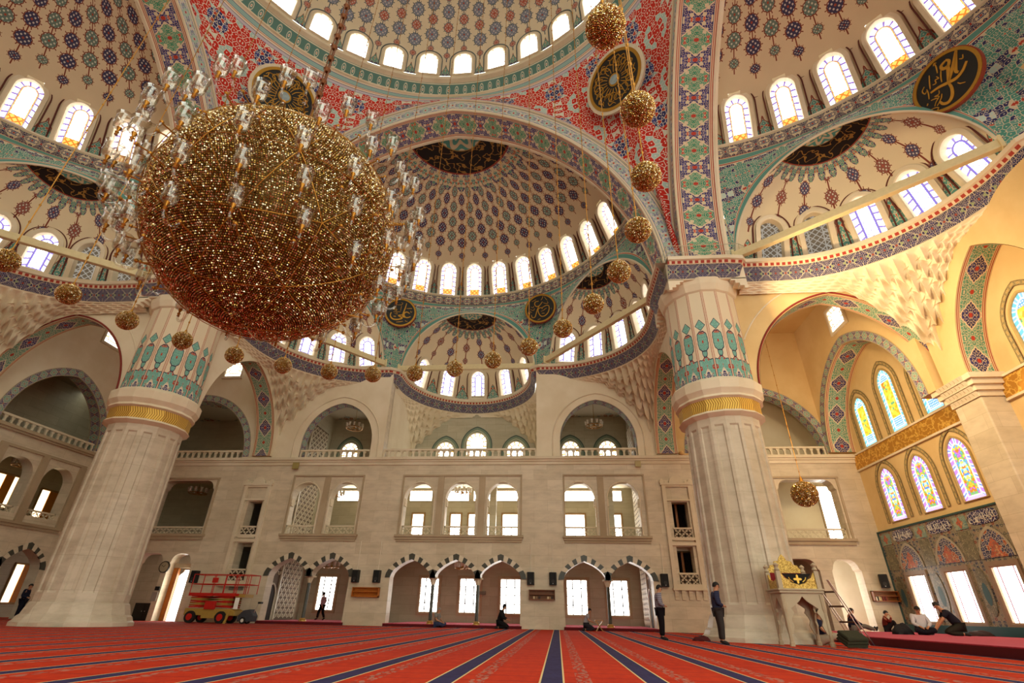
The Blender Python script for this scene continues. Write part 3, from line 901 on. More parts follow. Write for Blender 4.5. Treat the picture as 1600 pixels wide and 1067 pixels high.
# main dome
def main_dome():
    R, zc = 13.95, 35.5
    NU, NV = 340, 70
    U, S = uvgrid(NU, NV, 0, 2*PI, 0, PI/2*.98)
    x = R*np.cos(S)*np.cos(U); y = R*np.cos(S)*np.sin(U); z = zc + R*np.sin(S)
    V = np.stack([x, y, z], -1)
    pit = 2*PI/34; tw = math.radians(90-1.0)
    uv = np.stack([(U-tw)/pit*2 + 100.5, S*R], -1); uv2 = np.stack([(PI/2-S)*R, U], -1)
    wl = []
    for k in range(34):
        t = tw + k*pit
        s0, s1 = .012, .16
        P = [Vector((R*math.cos(s)*math.cos(t), R*math.cos(s)*math.sin(t), zc+R*math.sin(s))) for s in (s0, s1)]
        wl.append((frame_mat4(P[0], P[1]-P[0], (math.cos(t), math.sin(t), 0)), 1.3, 2.1, t))
    F = cut(V, quads(NU, NV), [w[:3] for w in wl])
    T = Matrix.Translation((0, CY, 0))
    o = mesh('ceiling_dome', V, F, MAIN_M, None, uv, uv2, True); o.matrix_world = T; tag(o, None, None, None, 'structure')
    k = 0
    for M, w, hh, t in sorted(wl, key=lambda q: -((q[3] - PI/2 + PI) % (2*PI))):
        a = (t - PI/2 + PI) % (2*PI) - PI
        if abs(a) > 1.25: continue
        window(T @ M, w, hh, G_DOME, .2, .4, 0., 'plain', -.1, 'white arched window at the foot of the main dome, %s along its row' % ORD[k], line_mat=plain('painted_slate_line', '5f6a6c', .8)); k += 1
    tt = np.linspace(0, 2*PI, 241); c = np.c_[np.cos(tt), np.sin(tt)]
    P = c*14.3
    sweep('trim_dome_ring', P, [(-.1, 33.75), (-.15, 34.0), (.05, 35.1)], RING_T, T)
    sweep('trim_dome_ring_lower', P, [(.0, 33.55), (.12, 33.6), (.1, 33.74), (-.12, 33.8)], TRIM, T)
    sweep('trim_dome_ledge', P, [(.05, 35.08), (.34, 35.2), (.36, 35.42), (.3, 35.5), (.1, 35.52)], TRIM, T)
# ------------------------------------------------------------------ lower shell
YB, YR = 32.4, 39.2           # face of the back wall, outer wall of the galleries
XR, XL = 25.0, -24.7
def st(o, label=None, cat=None): return tag(o, label, cat, None, 'structure')
def rect(a, b, c, d): return [(a, c), (b, c), (b, d), (a, d)]
def arch_hole(c, hw, z0, zs, rise, n=16, kind='tc'):
    A = (tc_arch if kind == 'tc' else ogee_arch)(hw, rise, zs, n, c)
    return [(c+hw, z0)] + A + [(c-hw, z0)]
def arcade_hole(x0, x1, cs, hw, zs, rise, z0):
    out = [(x1, z0)]
    for c in sorted(cs, reverse=True): out += ogee_arch(hw, rise, zs, 14, c)
    return out + [(x0, z0)]

# floor
fl = mesh('floor', [(-45, -14, 0), (45, -14, 0), (45, 48, 0), (-45, 48, 0)], [(0, 1, 2, 3)], CARPET); st(fl)
# raised carpet of the arcades
GROUPS = [(-11.4, -6.1, (-10.05, -7.4)), (-3.75, 4.3, (-2.42, .3, 3.0)), (6.65, 11.95, (7.95, 10.62))]
for a, b, cs in GROUPS:
    o = MB().box(a+.02, b-.02, YB-.12, YR, 0, .13).obj('trim_1', RISER); st(o)
    o = MB().box(a+.02, b-.02, YB-.12, YR, .13, .15).obj('floor', CARPET2); st(o)
# raised platform by the qibla wall
PL_X, PL_Z = 17.3, .26
pv = [(PL_X, 8), (XR+1, 8), (XR+1, 31.5), (PL_X+2.4, 31.5), (PL_X, 24.0)]
o = MB().prism(pv, 0, PL_Z-.03, 0, 'xy').obj('trim_2', RISER); st(o)
o = MB().prism(pv, PL_Z-.03, PL_Z, 0, 'xy').obj('floor', CARPET2); st(o)

ARC_HW, ARC_ZS, ARC_RISE = 1.24, 2.55, 1.0
BAL = [(-11.0, -6.15, (-9.95, -7.3)), (-3.55, 4.25, (-2.35, .35, 3.03)), (6.85, 11.95, (7.85, 10.55))]
holes = [arcade_hole(a+.12, b-.12, cs, ARC_HW, ARC_ZS, ARC_RISE, 0.) for a, b, cs in GROUPS]
for a, b, cs in BAL:
    for c in cs: holes.append(arch_hole(c, 1.0, 4.95, 7.15, 1.05))
holes += [arch_hole(-8.55, 2.48, 9.82, 10.9, 2.85), arch_hole(9.25, 2.5, 9.82, 10.9, 2.85)]
holes += [arch_hole(19.3, 4.15, 9.82, 9.9, 4.2), arch_hole(-19.2, 4.15, 9.82, 9.9, 4.2)]
holes += [rect(13.45, 14.4, 5.45, 6.95), rect(13.4, 14.35, 3.0, 4.4), rect(-13.75, -12.8, 5.4, 6.95), rect(-13.75, -12.8, 2.9, 4.4)]
def open_rect(a, b, z0, z1, k=.5):      # opening with curved upper corners
    out = [(b, z0), (b, z1-k-.1)]
    for i in range(5): t = i/4*PI/2; out.append((b-.1-k+k*math.cos(t), z1-k+k*math.sin(t)))
    for i in range(5): t = PI/2+i/4*PI/2; out.append((a+.1+k+k*math.cos(t), z1-k+k*math.sin(t)))
    return out + [(a, z1-k-.1), (a, z0)]
holes += [open_rect(-20.2, -16.4, 4.9, 8.3), open_rect(19.9, 23.35, 4.9, 8.3)]
holes += [open_rect(-20.3, -18.3, 0, 3.75), open_rect(-17.95, -16.45, 0, 3.75), open_rect(18.9, 21.2, 0, 3.8), open_rect(21.85, 23.45, 0, 3.8)]
outl = [(XL, -.3), (XR+.2, -.3), (XR+.2, 20), (14.3, 20), (14.3, 16.2), (5.2, 16.2), (5.2, 9.8), (-5.2, 9.8), (-5.2, 16.2), (-14.3, 16.2), (-14.3, 20), (XL, 20)]
WB = slab('wall_back', outl, holes, 'y', YB, .75, WALL); st(WB)
# plaster facing of the upper storey
up_holes = [arch_hole(-8.55, 2.48, 9.7, 10.9, 2.85), arch_hole(9.25, 2.5, 9.7, 10.9, 2.85)]
st(slab('wall_back_upper', [(5.2, 9.75), (14.3, 9.75), (14.3, 16.2), (5.2, 16.2)], [arch_hole(9.25, 2.5, 9.8, 10.9, 2.85)], 'y', YB-.04, .05, PLASTER))
st(slab('wall_back_upper', [(-14.3, 9.75), (-5.2, 9.75), (-5.2, 16.2), (-14.3, 16.2)], [arch_hole(-8.55, 2.48, 9.8, 10.9, 2.85)], 'y', YB-.04, .05, PLASTER))
st(slab('wall_back_upper', [(14.3, 9.75), (XR, 9.75), (XR, 20), (14.3, 20)], [arch_hole(19.3, 4.15, 9.8, 9.9, 4.2)], 'y', YB-.04, .05, PLASTER_LIT))
st(slab('wall_back_upper', [(XL, 9.75), (-14.3, 9.75), (-14.3, 20), (XL, 20)], [arch_hole(-19.2, 4.15, 9.8, 9.9, 4.2)], 'y', YB-.04, .05, PLASTER))
# string course
mb = MB()
for x0, x1 in ((XL, XR),):
    mb.box(x0, x1, YB-.16, YB+.1, 9.5, 9.62); mb.box(x0, x1, YB-.26, YB+.1, 9.62, 9.8); mb.box(x0, x1, YB-.08, YB+.1, 9.3, 9.5)
st(mb.obj('trim_3', TRIM))

def band_ring(name, inner, outer, y, mat, dy=0.0, plane='y', parent=None):
    """flat painted ring between two outlines with the same point count"""
    n = len(inner); inner = np.array(inner); outer = np.array(outer)
    L = np.r_[0, np.cumsum(np.linalg.norm(np.diff((inner+outer)/2, axis=0), axis=1))]
    def P(a): return np.c_[a[:, 0], np.full(n, y), a[:, 1]] if plane == 'y' else np.c_[np.full(n, y), a[:, 0], a[:, 1]]
    V = np.concatenate([P(inner), P(outer)]); uv = np.concatenate([np.c_[L, np.zeros(n)], np.c_[L, np.ones(n)]])
    return st(mesh(name, V, [(i, i+1, n+i+1, n+i) for i in range(n-1)], mat, parent, uv))

def soffit(name, A, p0, p1, mat, plane='y'):
    A = np.array(A); n = len(A); L = np.r_[0, np.cumsum(np.linalg.norm(np.diff(A, axis=0), axis=1))]; L -= L[-1]/2
    def P(p): return np.c_[A[:, 0], np.full(n, p), A[:, 1]] if plane == 'y' else np.c_[np.full(n, p), A[:, 0], A[:, 1]]
    V = np.concatenate([P(p0), P(p1)]); uv = np.concatenate([np.c_[L, np.zeros(n)], np.c_[L, np.ones(n)]])
    return st(mesh(name, V, [(i, i+1, n+i+1, n+i) for i in range(n-1)], mat, None, uv))

def leg(A, z0): return [(A[0][0], z0)] + list(A) + [(A[-1][0], z0)]

# painted bands of the two upper arches of the back wall, and of the corner bays
for c in (-8.55, 9.25):
    A = leg(tc_arch(2.47, 2.83, 10.9, 20, c), 9.85); Oo = leg(tc_arch(2.98, 3.3, 10.9, 20, c), 9.85)
    soffit('trim_4', A, YB-.05, YB+.78, ARCH_ZIG)
    e = [(x, YB-.06, z) for x, z in Oo]; st(MB().tube(e, .05, 6).obj('trim_5', TRIM))
for c in (19.3, -19.2):
    A = tc_arch(4.13, 4.18, 9.9, 24, c); Oo = tc_arch(4.62, 4.66, 9.9, 24, c)
    soffit('trim_4', A, YB-.05, YB+.78, ARCH_ZIG); band_ring('trim_5', A, Oo, YB-.06, ARCH_ZIG)
# wide arches between the piers and the walls
for sg, c in ((1, 20.05), (-1, -20.0)):
    A = tc_arch(4.25, 5.0, 9.9, 26, c)
    hole = leg(A, 9.5)
    xs = (14.0, XR+.1) if sg > 0 else (XL-.1, -14.0)
    st(slab('wall_bay', [(xs[0], 9.9), (c-4.25, 9.9)] + [(x, z) for x, z in A[::-1]][0:] + [(c+4.25, 9.9), (xs[1], 9.9), (xs[1], 20), (xs[0], 20)], [], 'y', 21.75, .95, PLASTER_LIT if sg > 0 else PLASTER))
    A2 = tc_arch(4.23, 4.98, 9.9, 26, c)
    soffit('trim_6', A2, 21.75, 22.7, ARCH_BAY)
    Oo = tc_arch(4.32, 5.08, 9.9, 26, c); st(MB().tube([(x, 21.73, z) for x, z in Oo], .05, 6).obj('trim_7', plain('painted_red_line', '7d2c22', .8)))
    Oo = tc_arch(5.1, 5.9, 9.9, 26, c); st(MB().tube([(x, 21.75, z) for x, z in Oo if abs(x) > 15.4], .04, 6).obj('trim_8', TRIM))
    # pier to back wall
    c2 = 28.15; B_ = tc_arch(3.95, 5.1, 9.9, 26, c2); x0 = 12.9 if sg > 0 else -14.2
    st(slab('wall_bay', [(22.0, 9.9), (c2-3.95, 9.9)] + B_[::-1] + [(c2+3.95, 9.9), (YB, 9.9), (YB, 16.2), (22.0, 16.2)], [], 'x', x0, 1.3, PLASTER))
    soffit('trim_6', tc_arch(3.93, 5.08, 9.9, 26, c2), x0, x0+1.3, ARCH_BAY, 'x')
    # foot of that arch against the back wall
    xx = (x0, x0+1.3)
    Lz = np.linspace(9.85, 15.4, 12)
    # bay towards the outer wall
    c3 = 27.65; C_ = tc_arch(4.4, 5.2, 9.9, 26, c3); x1 = 23.5 if sg > 0 else XL-.02
    if sg > 0:
        st(slab('wall_bay', [(22.2, 9.9), (c3-4.4, 9.9)] + C_[::-1] + [(c3+4.4, 9.9), (YB, 9.9), (YB, 20), (22.2, 20)], [], 'x', x1, 1.5, PLASTER_LIT))
        soffit('trim_6', tc_arch(4.38, 5.18, 9.9, 26, c3), x1, x1+1.45, ARCH_BAY, 'x')
        band_ring('trim_9', tc_arch(4.4, 5.2, 9.9, 26, c3), tc_arch(4.95, 5.75, 9.9, 26, c3), x1-.02, ARCH_ZIG, plane='x')
# ceilings of the corner bays
for x0, x1 in ((14, XR+.3), (XL-.3, -14)):
    cx = (x0+x1)/2; mb = MB()
    mb.hexa([(x0, 22, 18.6), (x1, 22, 18.6), (x1, 32.6, 18.6), (x0, 32.6, 18.6), (cx-1.6, 25.6, 21), (cx+1.6, 25.6, 21), (cx+1.6, 29, 21), (cx-1.6, 29, 21)][0:8])
    o = mb.obj('ceiling_bay', PLASTER_LIT if x0 > 0 else PLASTER); st(o)

# right wall (qibla)
def right_wall():
    w_up = [(30.3, 1.2, 2.9), (27.45, 1.25, 3.45), (24.6, 1.25, 3.0)]
    st(slab('wall_right', rect(10, YB+.5, -.3, 20), [], 'x', XR, .6, PLASTER_LIT))
    # pilaster under the bay arches, with a stepped capital
    mb = MB(); mb.box(24.0, XR+.1, 20.75, 22.3, 0, 9.0); mb.box(24.1, XR, 20.9, 22.2, .0, 9.05)
    mb.box(23.9, XR+.1, 20.6, 22.45, 0, .5)
    o = mb.obj('pilaster', WALL); bevel(o, .05); st(o)
    mb = MB()
    for k in range(4):
        e = .06 + .12*k; mb.box(24.0-e, XR+.1, 20.75-e, 22.3+e, 9.0+k*.23, 9.0+(k+1)*.23)
        for q in range(7):
            yq = 20.75 + q*.22; mb.hexa([(24.0-e, yq, 9.02+k*.23), (24.0-e, yq+.16, 9.02+k*.23), (24.03-e, yq+.16, 9.05+k*.23), (24.03-e, yq, 9.05+k*.23), (24.0-e-.1, yq-.02, 9.2+k*.23), (24.0-e-.1, yq+.18, 9.2+k*.23), (24.03-e, yq+.18, 9.21+k*.23), (24.03-e, yq-.02, 9.21+k*.23)])
    st(mb.obj('trim_capital', TRIM))
    # blind arch of the next bay
    c = 17.8; A = tc_arch(2.75, 4.6, 9.9, 24, c)
    st(slab('wall_bay', [(13.8, 9.9), (c-2.75, 9.9)] + A[::-1] + [(c+2.75, 9.9), (22.0, 9.9), (22.0, 16.3), (13.8, 16.3)], [], 'x', 23.75, 1.3, PLASTER_LIT))
    soffit('trim_6', tc_arch(2.73, 4.58, 9.9, 24, c), 23.75, XR, ARCH_BAY, 'x')
    # gold inscription bands
    for y0, y1 in ((22.4, YB), (13, 20.7)):
        st(MB().box(XR-.1, XR+.05, y0, y1, 8.85, 9.68).obj('trim_inscription_band', GOLD_R))
        mb = MB(); mb.box(XR-.16, XR+.05, y0, y1, 9.68, 9.78); mb.box(XR-.14, XR+.05, y0, y1, 8.75, 8.85); st(mb.obj('trim_10', TRIM))
    def RM(y, z): return frame_mat4((XR, y, z), (0, 0, 1), (1, 0, 0))
    fr = plain('window_surround', 'b29a66', .6)
    def surround(y, z, w, h, pt):
        o1 = win_outline(w+.62, h+.36, pt); o2 = win_outline(w+1.05, h+.6, pt)
        inn = [(y - x, z-.02+zz) for x, zz in o1]; ou = [(y - x, z-.02+zz) for x, zz in o2]
        band_ring('trim_window_surround', inn, ou, XR-.05, ARCH_ZIG_B, plane='x')
    for k, (y, w, h) in enumerate(w_up):
        window(RM(y, 9.85), w, h, G_AMBER, .12, .02, .35, False, -.08, 'amber stained-glass window above the gold inscription band, %s from the corner' % ORD[k], fr); surround(y, 9.85, w, h, .35)
    for k, (y, w, h) in enumerate([(30.0, 1.25, 2.75), (27.2, 1.3, 2.7), (24.4, 1.3, 2.75)]):
        window(RM(y, 5.6), w, h, G_ROSE, .12, .02, .35, False, -.08, 'violet and gold stained-glass window above the tile panel, %s from the corner' % ORD[k], fr); surround(y, 5.6, w, h, .35)
    window(RM(18.2, 9.65), 1.5, 2.7, G_AMBER, .12, .02, .35, False, -.08, 'amber stained-glass window beyond the pilaster at the right edge', fr); surround(18.2, 9.65, 1.5, 2.7, .35)
    # squinch window high in the bay
    M5 = frame_mat4((23.45, 27.2, 16.1), (0, 0, 1), (1, 0, 0)); window(M5, 1.4, 1.35, G_GAL, .2, .02, 0, False, -.1, 'small leaded window high up in the right corner bay', None, sq=True)
    # dark tile dado with three bright windows
    st(slab('wall_right_tiles', rect(22.6, YB, .3, 5.2), [rect(y-.72, y+.72, .74, 2.86) for y in (30.2, 27.27, 24.4)], 'x', XR-.07, .08, TILE))
    st(MB().box(XR-.2, XR-.02, 22.4, YB, PL_Z, .62).obj('baseboard_right', plain('teal_marble', '1f5058', .35)))
    mbt = MB(); mbt.box(XR-.12, XR, 22.5, YB, 5.18, 5.26); mbt.box(XR-.12, XR, YB-.08, YB, .3, 5.2); st(mbt.obj('trim_11', plain('dark_teal_border', '2e4a48', .5)))
    for k, y in enumerate((30.2, 27.27, 24.4)):
        W = window(RM(y, .78), 1.32, 2.05, G_DAY, .24, .03, 0, False, -.14, 'bright rectangular window in the dark tiled wall, %s from the corner' % ORD[k], GREY_FR, sq=True)
        mb = MB(); 
        for q in (-.42, .42): mb.box(q-.02, q+.02, -.03, .0, 0.0, 2.05)
        mb.obj('mullion', plain('plum_bar', '7a4a68', .5), W)
        # pointed tile lunette above the window
        A = tc_arch(.84, 1.12, 0, 12); O2 = tc_arch(.95, 1.25, 0, 12)
        l = mesh('trim_lunette', [(XR-.1, y+a, 3.2+b) for a, b in A], [tuple(range(len(A)))], TILE_P); st(l)
        band_ring('trim_lunette_rim', [(y+a, 3.2+b) for a, b in A], [(y+a, 3.2+b) for a, b in O2], XR-.11, plain('pale_tile_rim', 'a39a86', .5), plane='x')
        fl_ = [(y-.42, 3.22), (y+.42, 3.22), (y+.2, 3.55), (y+.28, 3.7), (y, 4.0), (y-.28, 3.7), (y-.2, 3.55)]
        st(mesh('trim_blossom', [(XR-.105, a, b) for a, b in fl_], [tuple(range(7))], TILE_R))
        # script cartouche
        cart = [(y+.62*math.copysign(abs(math.cos(t))**.5, math.cos(t)), 4.8+.24*math.copysign(abs(math.sin(t))**.7, math.sin(t))) for t in np.linspace(0, 2*PI, 36, endpoint=False)]
        cart = [(y + (a-y)*1.4, 4.84 + (b-4.8)*1.2) for a, b in cart]
        st(mesh('trim_script_cartouche', [(XR-.1, a, b) for a, b in cart], [tuple(range(36))], TILE_N))
        script(RIGHT_W(y, 4.8), .72, .2, k)
    for y in (31.75, 28.73, 25.83):
        st(MB().box(XR-.1, XR, y-.4, y+.4, 4.5, 5.05).obj('trim_tile_square', TILE_G))
        st(mesh('trim_blossom', [(XR-.11, y+.17*math.cos(t)*(1+.25*math.cos(4*t)), 4.78+.2*math.sin(t)*(1+.25*math.cos(4*t))) for t in np.linspace(0, 2*PI, 32, endpoint=False)], [tuple(range(32))], TILE_R))
        st(MB().box(XR-.09, XR, y-.38, y+.38, 3.2, 4.42).obj('trim_tile_panel', TILE_O))
        A = [(y+.34*math.cos(t), 1.95+.95*math.sin(t)) for t in np.linspace(0, 2*PI, 32, endpoint=False)]
        st(mesh('trim_tile_oval', [(XR-.1, a, b) for a, b in A], [tuple(range(32))], TILE_O))
        A = [(y+.18*math.cos(t), 1.85+.45*math.sin(t)) for t in np.linspace(0, 2*PI, 32, endpoint=False)]
        st(mesh('trim_tile_oval', [(XR-.105, a, b) for a, b in A], [tuple(range(32))], plain('petrol_tile', '35565c', .4)))
ARCH_ZIG_B = band_mat('window_surround_painting', .3, .9, [(0, '6f6a4a'), (.5, 'b59a64')], [(0, '57604c'), (.5, 'b59a64')], [(0, .12, '5a4a30')], 3., '8a5a30', 'c8ab74')
def RIGHT_W(y, z):
    return lambda a, b: (XR-.115, y - a, z + b)
SCRIPT_M = plain('white_script', 'c9c3b8', .5)
def script(P, hw, hh, seed):
    """a line of flowing script strokes inside a cartouche: tall uprights over bowls"""
    rng = random.Random(seed+3); mb = MB(); x = -hw
    while x < hw:
        w = rng.uniform(.1, .2)
        k = rng.random()
        if k < .45: pts = [(x, hh*.9), (x+w*.1, 0), (x+w*.3, -hh*.3), (x+w, -hh*.2)]
        elif k < .8: pts = [(x+w*math.cos(t)*.6, -hh*.25+hh*.55*math.sin(t)) for t in np.linspace(.3, 5.2, 9)]
        else: pts = [(x, -hh*.5), (x+w*.5, -hh*.75), (x+w, -hh*.35), (x+w*1.1, hh*.2)]
        mb.tube([P(a, b) for a, b in pts], .018, 4); x += w*.8
    st(mb.obj('trim_script', SCRIPT_M))
right_wall()

# left wall
lh = [arch_hole(27.55, 3.3, 9.85, 9.95, 3.95)]
for c in (26.5, 29.3): lh.append(arch_hole(c, 1.05, 5.35, 7.4, .95))
lh.append(arcade_hole(25.2, 30.65, (26.6, 29.35), 1.24, 2.6, 1.05, 0.))
WL = slab('wall_left', rect(8, YB+.5, -.3, 20), lh, 'x', XL-.7, .7, WALL); st(WL)
st(slab('wall_left_upper', rect(21.9, YB, 9.75, 20), [arch_hole(27.55, 3.3, 9.8, 9.95, 3.95)], 'x', XL-.01, .05, PLASTER))
A = tc_arch(3.28, 3.93, 9.95, 24, 27.55); Oo = tc_arch(3.8, 4.45, 9.95, 24, 27.55)
band_ring('trim_5', A, Oo, XL+.06, ARCH_ZIG, plane='x'); soffit('trim_4', A, XL-.7, XL+.05, ARCH_ZIG, 'x')
mb = MB(); mb.box(XL-.1, XL+.16, 20, YB, 9.5, 9.62); mb.box(XL-.1, XL+.26, 20, YB, 9.62, 9.8); mb.box(XL-.1, XL+.2, 25.0, 30.8, 4.8, 4.95); mb.box(XL-.1, XL+.12, 25.1, 30.7, 4.65, 4.8)
mb.box(XL-.05, XL+.1, 25.0, 30.8, 8.7, 8.85); st(mb.obj('trim_3', TRIM_D))
mb = MB()
for y in (25.2, 27.9, 30.6): mb.box(XL-.1, XL+.12, y-.22, y+.22, 4.95, 8.7)
st(mb.obj('trim_12', TRIM_D))

# rooms behind the walls
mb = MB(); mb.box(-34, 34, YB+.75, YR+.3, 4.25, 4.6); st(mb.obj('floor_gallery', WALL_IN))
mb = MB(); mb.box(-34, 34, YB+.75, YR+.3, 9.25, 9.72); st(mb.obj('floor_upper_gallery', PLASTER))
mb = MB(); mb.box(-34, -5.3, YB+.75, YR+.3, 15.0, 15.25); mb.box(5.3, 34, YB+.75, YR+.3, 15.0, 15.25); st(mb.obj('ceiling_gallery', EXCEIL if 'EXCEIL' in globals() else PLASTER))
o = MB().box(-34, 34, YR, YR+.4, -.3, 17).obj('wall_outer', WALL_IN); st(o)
mb = MB()
for x in (-5.35, 5.2): mb.box(x, x+.15, YB+.7, YR, 9.7, 16.2)
st(mb.obj('wall_recess', PLASTER))
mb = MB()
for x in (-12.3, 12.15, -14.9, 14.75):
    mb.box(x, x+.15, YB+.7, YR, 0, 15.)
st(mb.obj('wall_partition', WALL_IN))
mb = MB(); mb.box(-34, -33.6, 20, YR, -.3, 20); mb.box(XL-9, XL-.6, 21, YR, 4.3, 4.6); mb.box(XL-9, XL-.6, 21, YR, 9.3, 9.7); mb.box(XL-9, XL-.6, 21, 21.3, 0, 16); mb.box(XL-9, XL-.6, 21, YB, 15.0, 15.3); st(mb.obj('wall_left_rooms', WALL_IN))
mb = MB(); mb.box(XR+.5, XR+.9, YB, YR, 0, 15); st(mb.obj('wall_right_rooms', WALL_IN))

def RB(x, z): return frame_mat4((x, YR, z), (0, 0, 1), (0, 1, 0))
gr = [(-10.3, 1.2), (-2.75, 1.25), (.15, 1.35), (3.05, 1.35), (7.7, 1.35), (10.5, 1.35)]
for k, (x, w) in enumerate(gr):
    W = window(RB(x, .78), w, 2.1, G_DAY, .22, .02, 0, False, -.1, 'bright ground-floor window at the back of the arcade, %s from the left' % ORD[k], TRIM_D, sq=True)
    mb = MB()
    for q in (-.22, .22): mb.box(q*w-.035, q*w+.035, -.05, 0.0, 0, 2.1)
    for q in (.55, 1.1, 1.6): mb.box(-w/2, w/2, -.05, 0., q-.025, q+.025)
    mb.obj('window_grille', IRON, W)
for k, (x, w) in enumerate([(-8.2, .6), (-4.1, .8), (-1.2, .7), (.15, .65), (1.45, .6), (3.1, 1.4), (7.7, 1.5), (10.75, .75)]):
    W = window(RB(x, 5.3), w, 2.0, G_DAY, .14, .02, 0, False, -.1, 'bright gallery window behind the balustrade, %s from the left' % ORD[k], plain('window_oak', '9a7a50', .5), sq=True)
for k, (x, w) in enumerate([(-8.9, 3.6), (-2.6, 4.6), (2.4, 4.6), (8.6, 5.4)]):  # glowing strips added for the bright band along the ceiling edge
    window(RB(x, 8.32), w, .72, G_DAY, .05, .02, 0, False, -.06, 'wide glowing strip added above the gallery windows, %s from the left' % ORD[k], TRIM_D, sq=True)
for k, (x, w, h) in enumerate([(-10.4, 1.3, 2.0), (-7.2, 1.3, 2.0), (-2.45, 1.35, 2.0), (.1, 1.55, 2.75), (3.3, 1.35, 2.0), (7.65, 1.3, 2.0), (10.55, 1.3, 2.0)]):
    M = RB(x, 10.9)
    window(M, w, h, G_GAL, .1, .02, .0, False, -.08, 'arched leaded window of the upper gallery, %s from the left' % ORD[k])
    for d0, d1, mt in ((.12, .5, plain('painted_sage_ring', '7f8f7c', .8)), (.2, .26, plain('painted_pale_ring', 'c2bfa4', .8)), (.42, .5, plain('painted_slate_ring', '4f5f58', .8))):
        o1 = win_outline(w+2*d0, h+d0*1.2, .25); o2 = win_outline(w+2*d1, h+d1*1.2, .25)
        band_ring('trim_painted_ring', [(x+a, 10.9+b) for a, b in o1], [(x+a, 10.9+b) for a, b in o2], YR-.03 - .005*(d0 > .15), mt)
# other bright openings
window(frame_mat4((24.6, 36.2, 4.8), (0, 0, 1), (0, 1, 0)), 1.05, 3.9, G_DAY, .12, .02, 0, False, -.1, 'tall bright window behind the right gallery balustrade', TRIM_D, sq=True)
st(MB().box(15.0, 25.5, 36.25, 36.5, 0, 15).obj('wall_right_bay_rooms', PLASTER)); st(MB().box(21.3, 21.5, YB+.7, 36.3, 0, 4.3).obj('wall_partition', PLASTER))
window(frame_mat4((21.52, 34.8, .4), (0, 0, 1), (-1, 0, 0)), 1.9, 3.0, G_DAY, .12, .02, 0, False, -.03, 'bright side window inside the right-hand doorway', TRIM_D, sq=True)
window(RB(-20.8, .6), 1.5, 2.6, G_DAY, .12, .02, 0, False, -.1, 'bright window beside the clock pillar', TRIM_D, sq=True)
window(RB(-16.6, 10.9), 1.6, 1.9, G_GAL, .12, .02, 0, False, -.1, 'leaded window behind the left bay balustrade')
for k, (y, z) in enumerate(((26.1, 5.2), (28.7, 5.0))):
    M = frame_mat4((XL-4.4, y, z), (0, 0, 1), (-1, 0, 0))
o = MB().box(XL-4.8, XL-4.4, 20, YR, -.3, 15).obj('wall_left_outer', WALL_IN); st(o)
def LM(y, z): return frame_mat4((XL-4.4, y, z), (0, 0, 1), (-1, 0, 0))
def amber_door(y, z, w, h, label):
    W = window(LM(y, z), w, h, G_AMB2, .12, .02, 0, False, -.1, label, plain('window_oak', '9a7a50', .5), sq=True)
    mb = MB(); mb.box(-w*.12, w*.3, -.06, .0, 0, h); mb.obj('open_shutter', plain('lit_pine', 'c07a2a', .5), W)
    return W
def amber2():
    b = B('amber_daylight', .4); b.base('b57a2e'); b.emit('ffe0ae', 2.); return b.mat
G_AMB2 = amber2()
amber_door(33.9, .85, 1.5, 2.2, 'amber shuttered window inside the left arcade')
amber_door(30.0, 6.2, 1.4, 1.9, 'amber window behind the left balcony, nearer the edge')
amber_door(33.4, 6.0, 1.6, 1.75, 'amber window behind the left balcony, nearer the pier')
window(frame_mat4((XL+.1, 28.75, 16.9), (0, 0, 1), (-1, 0, 0)), 1.5, 1.1, G_GAL, .2, .02, 0, False, -.1, 'small leaded window high up in the left corner bay', None, sq=True)
window(RB(-17.5, 16.0) @ Matrix.Translation((0, -6.9, 0)), 1.2, 1.2, G_GAL, .2, .02, 0, False, -.1, 'small leaded window above the left bay arch', None, sq=True)
# ------------------------------------------------------------------ facade details
def P_y(y): return lambda a, b, d=0.: (a, y - d, b)          # a across, b up, d towards the hall
def P_x(x, sg): return lambda a, b, d=0.: (x + sg*d, a, b)

def voussoirs(c, P, hw=ARC_HW, zs=ARC_ZS, rise=ARC_RISE, label=None):
    """striped arch ring of alternating dark and pale stones"""
    n = 26
    A = ogee_arch(hw-.02, rise-.0, zs, n, c); O2 = ogee_arch(hw+.3, rise+.36, zs-.02, n, c)
    mb = MB(); N = len(A)-1; blocks = 13; per = N/blocks
    for k in range(N):
        m = int(k/per) % 2
        a0, a1, b0, b1 = A[k], A[k+1], O2[k], O2[k+1]
        mb.hexa([P(*a0, -.02), P(*a1, -.02), P(*b1, -.02), P(*b0, -.02), P(*a0, .06), P(*a1, .06), P(*b1, .06), P(*b0, .06)], 1-m if blocks % 2 == 0 else m)
    st(mb.obj('trim_striped_arch', [BLACKST, WHITEST]))
for a, b, cs in GROUPS:
    for c in cs: voussoirs(c, P_y(YB))
for c in (26.6, 29.35): voussoirs(c, P_x(XL, 1), zs=2.6, rise=1.05)
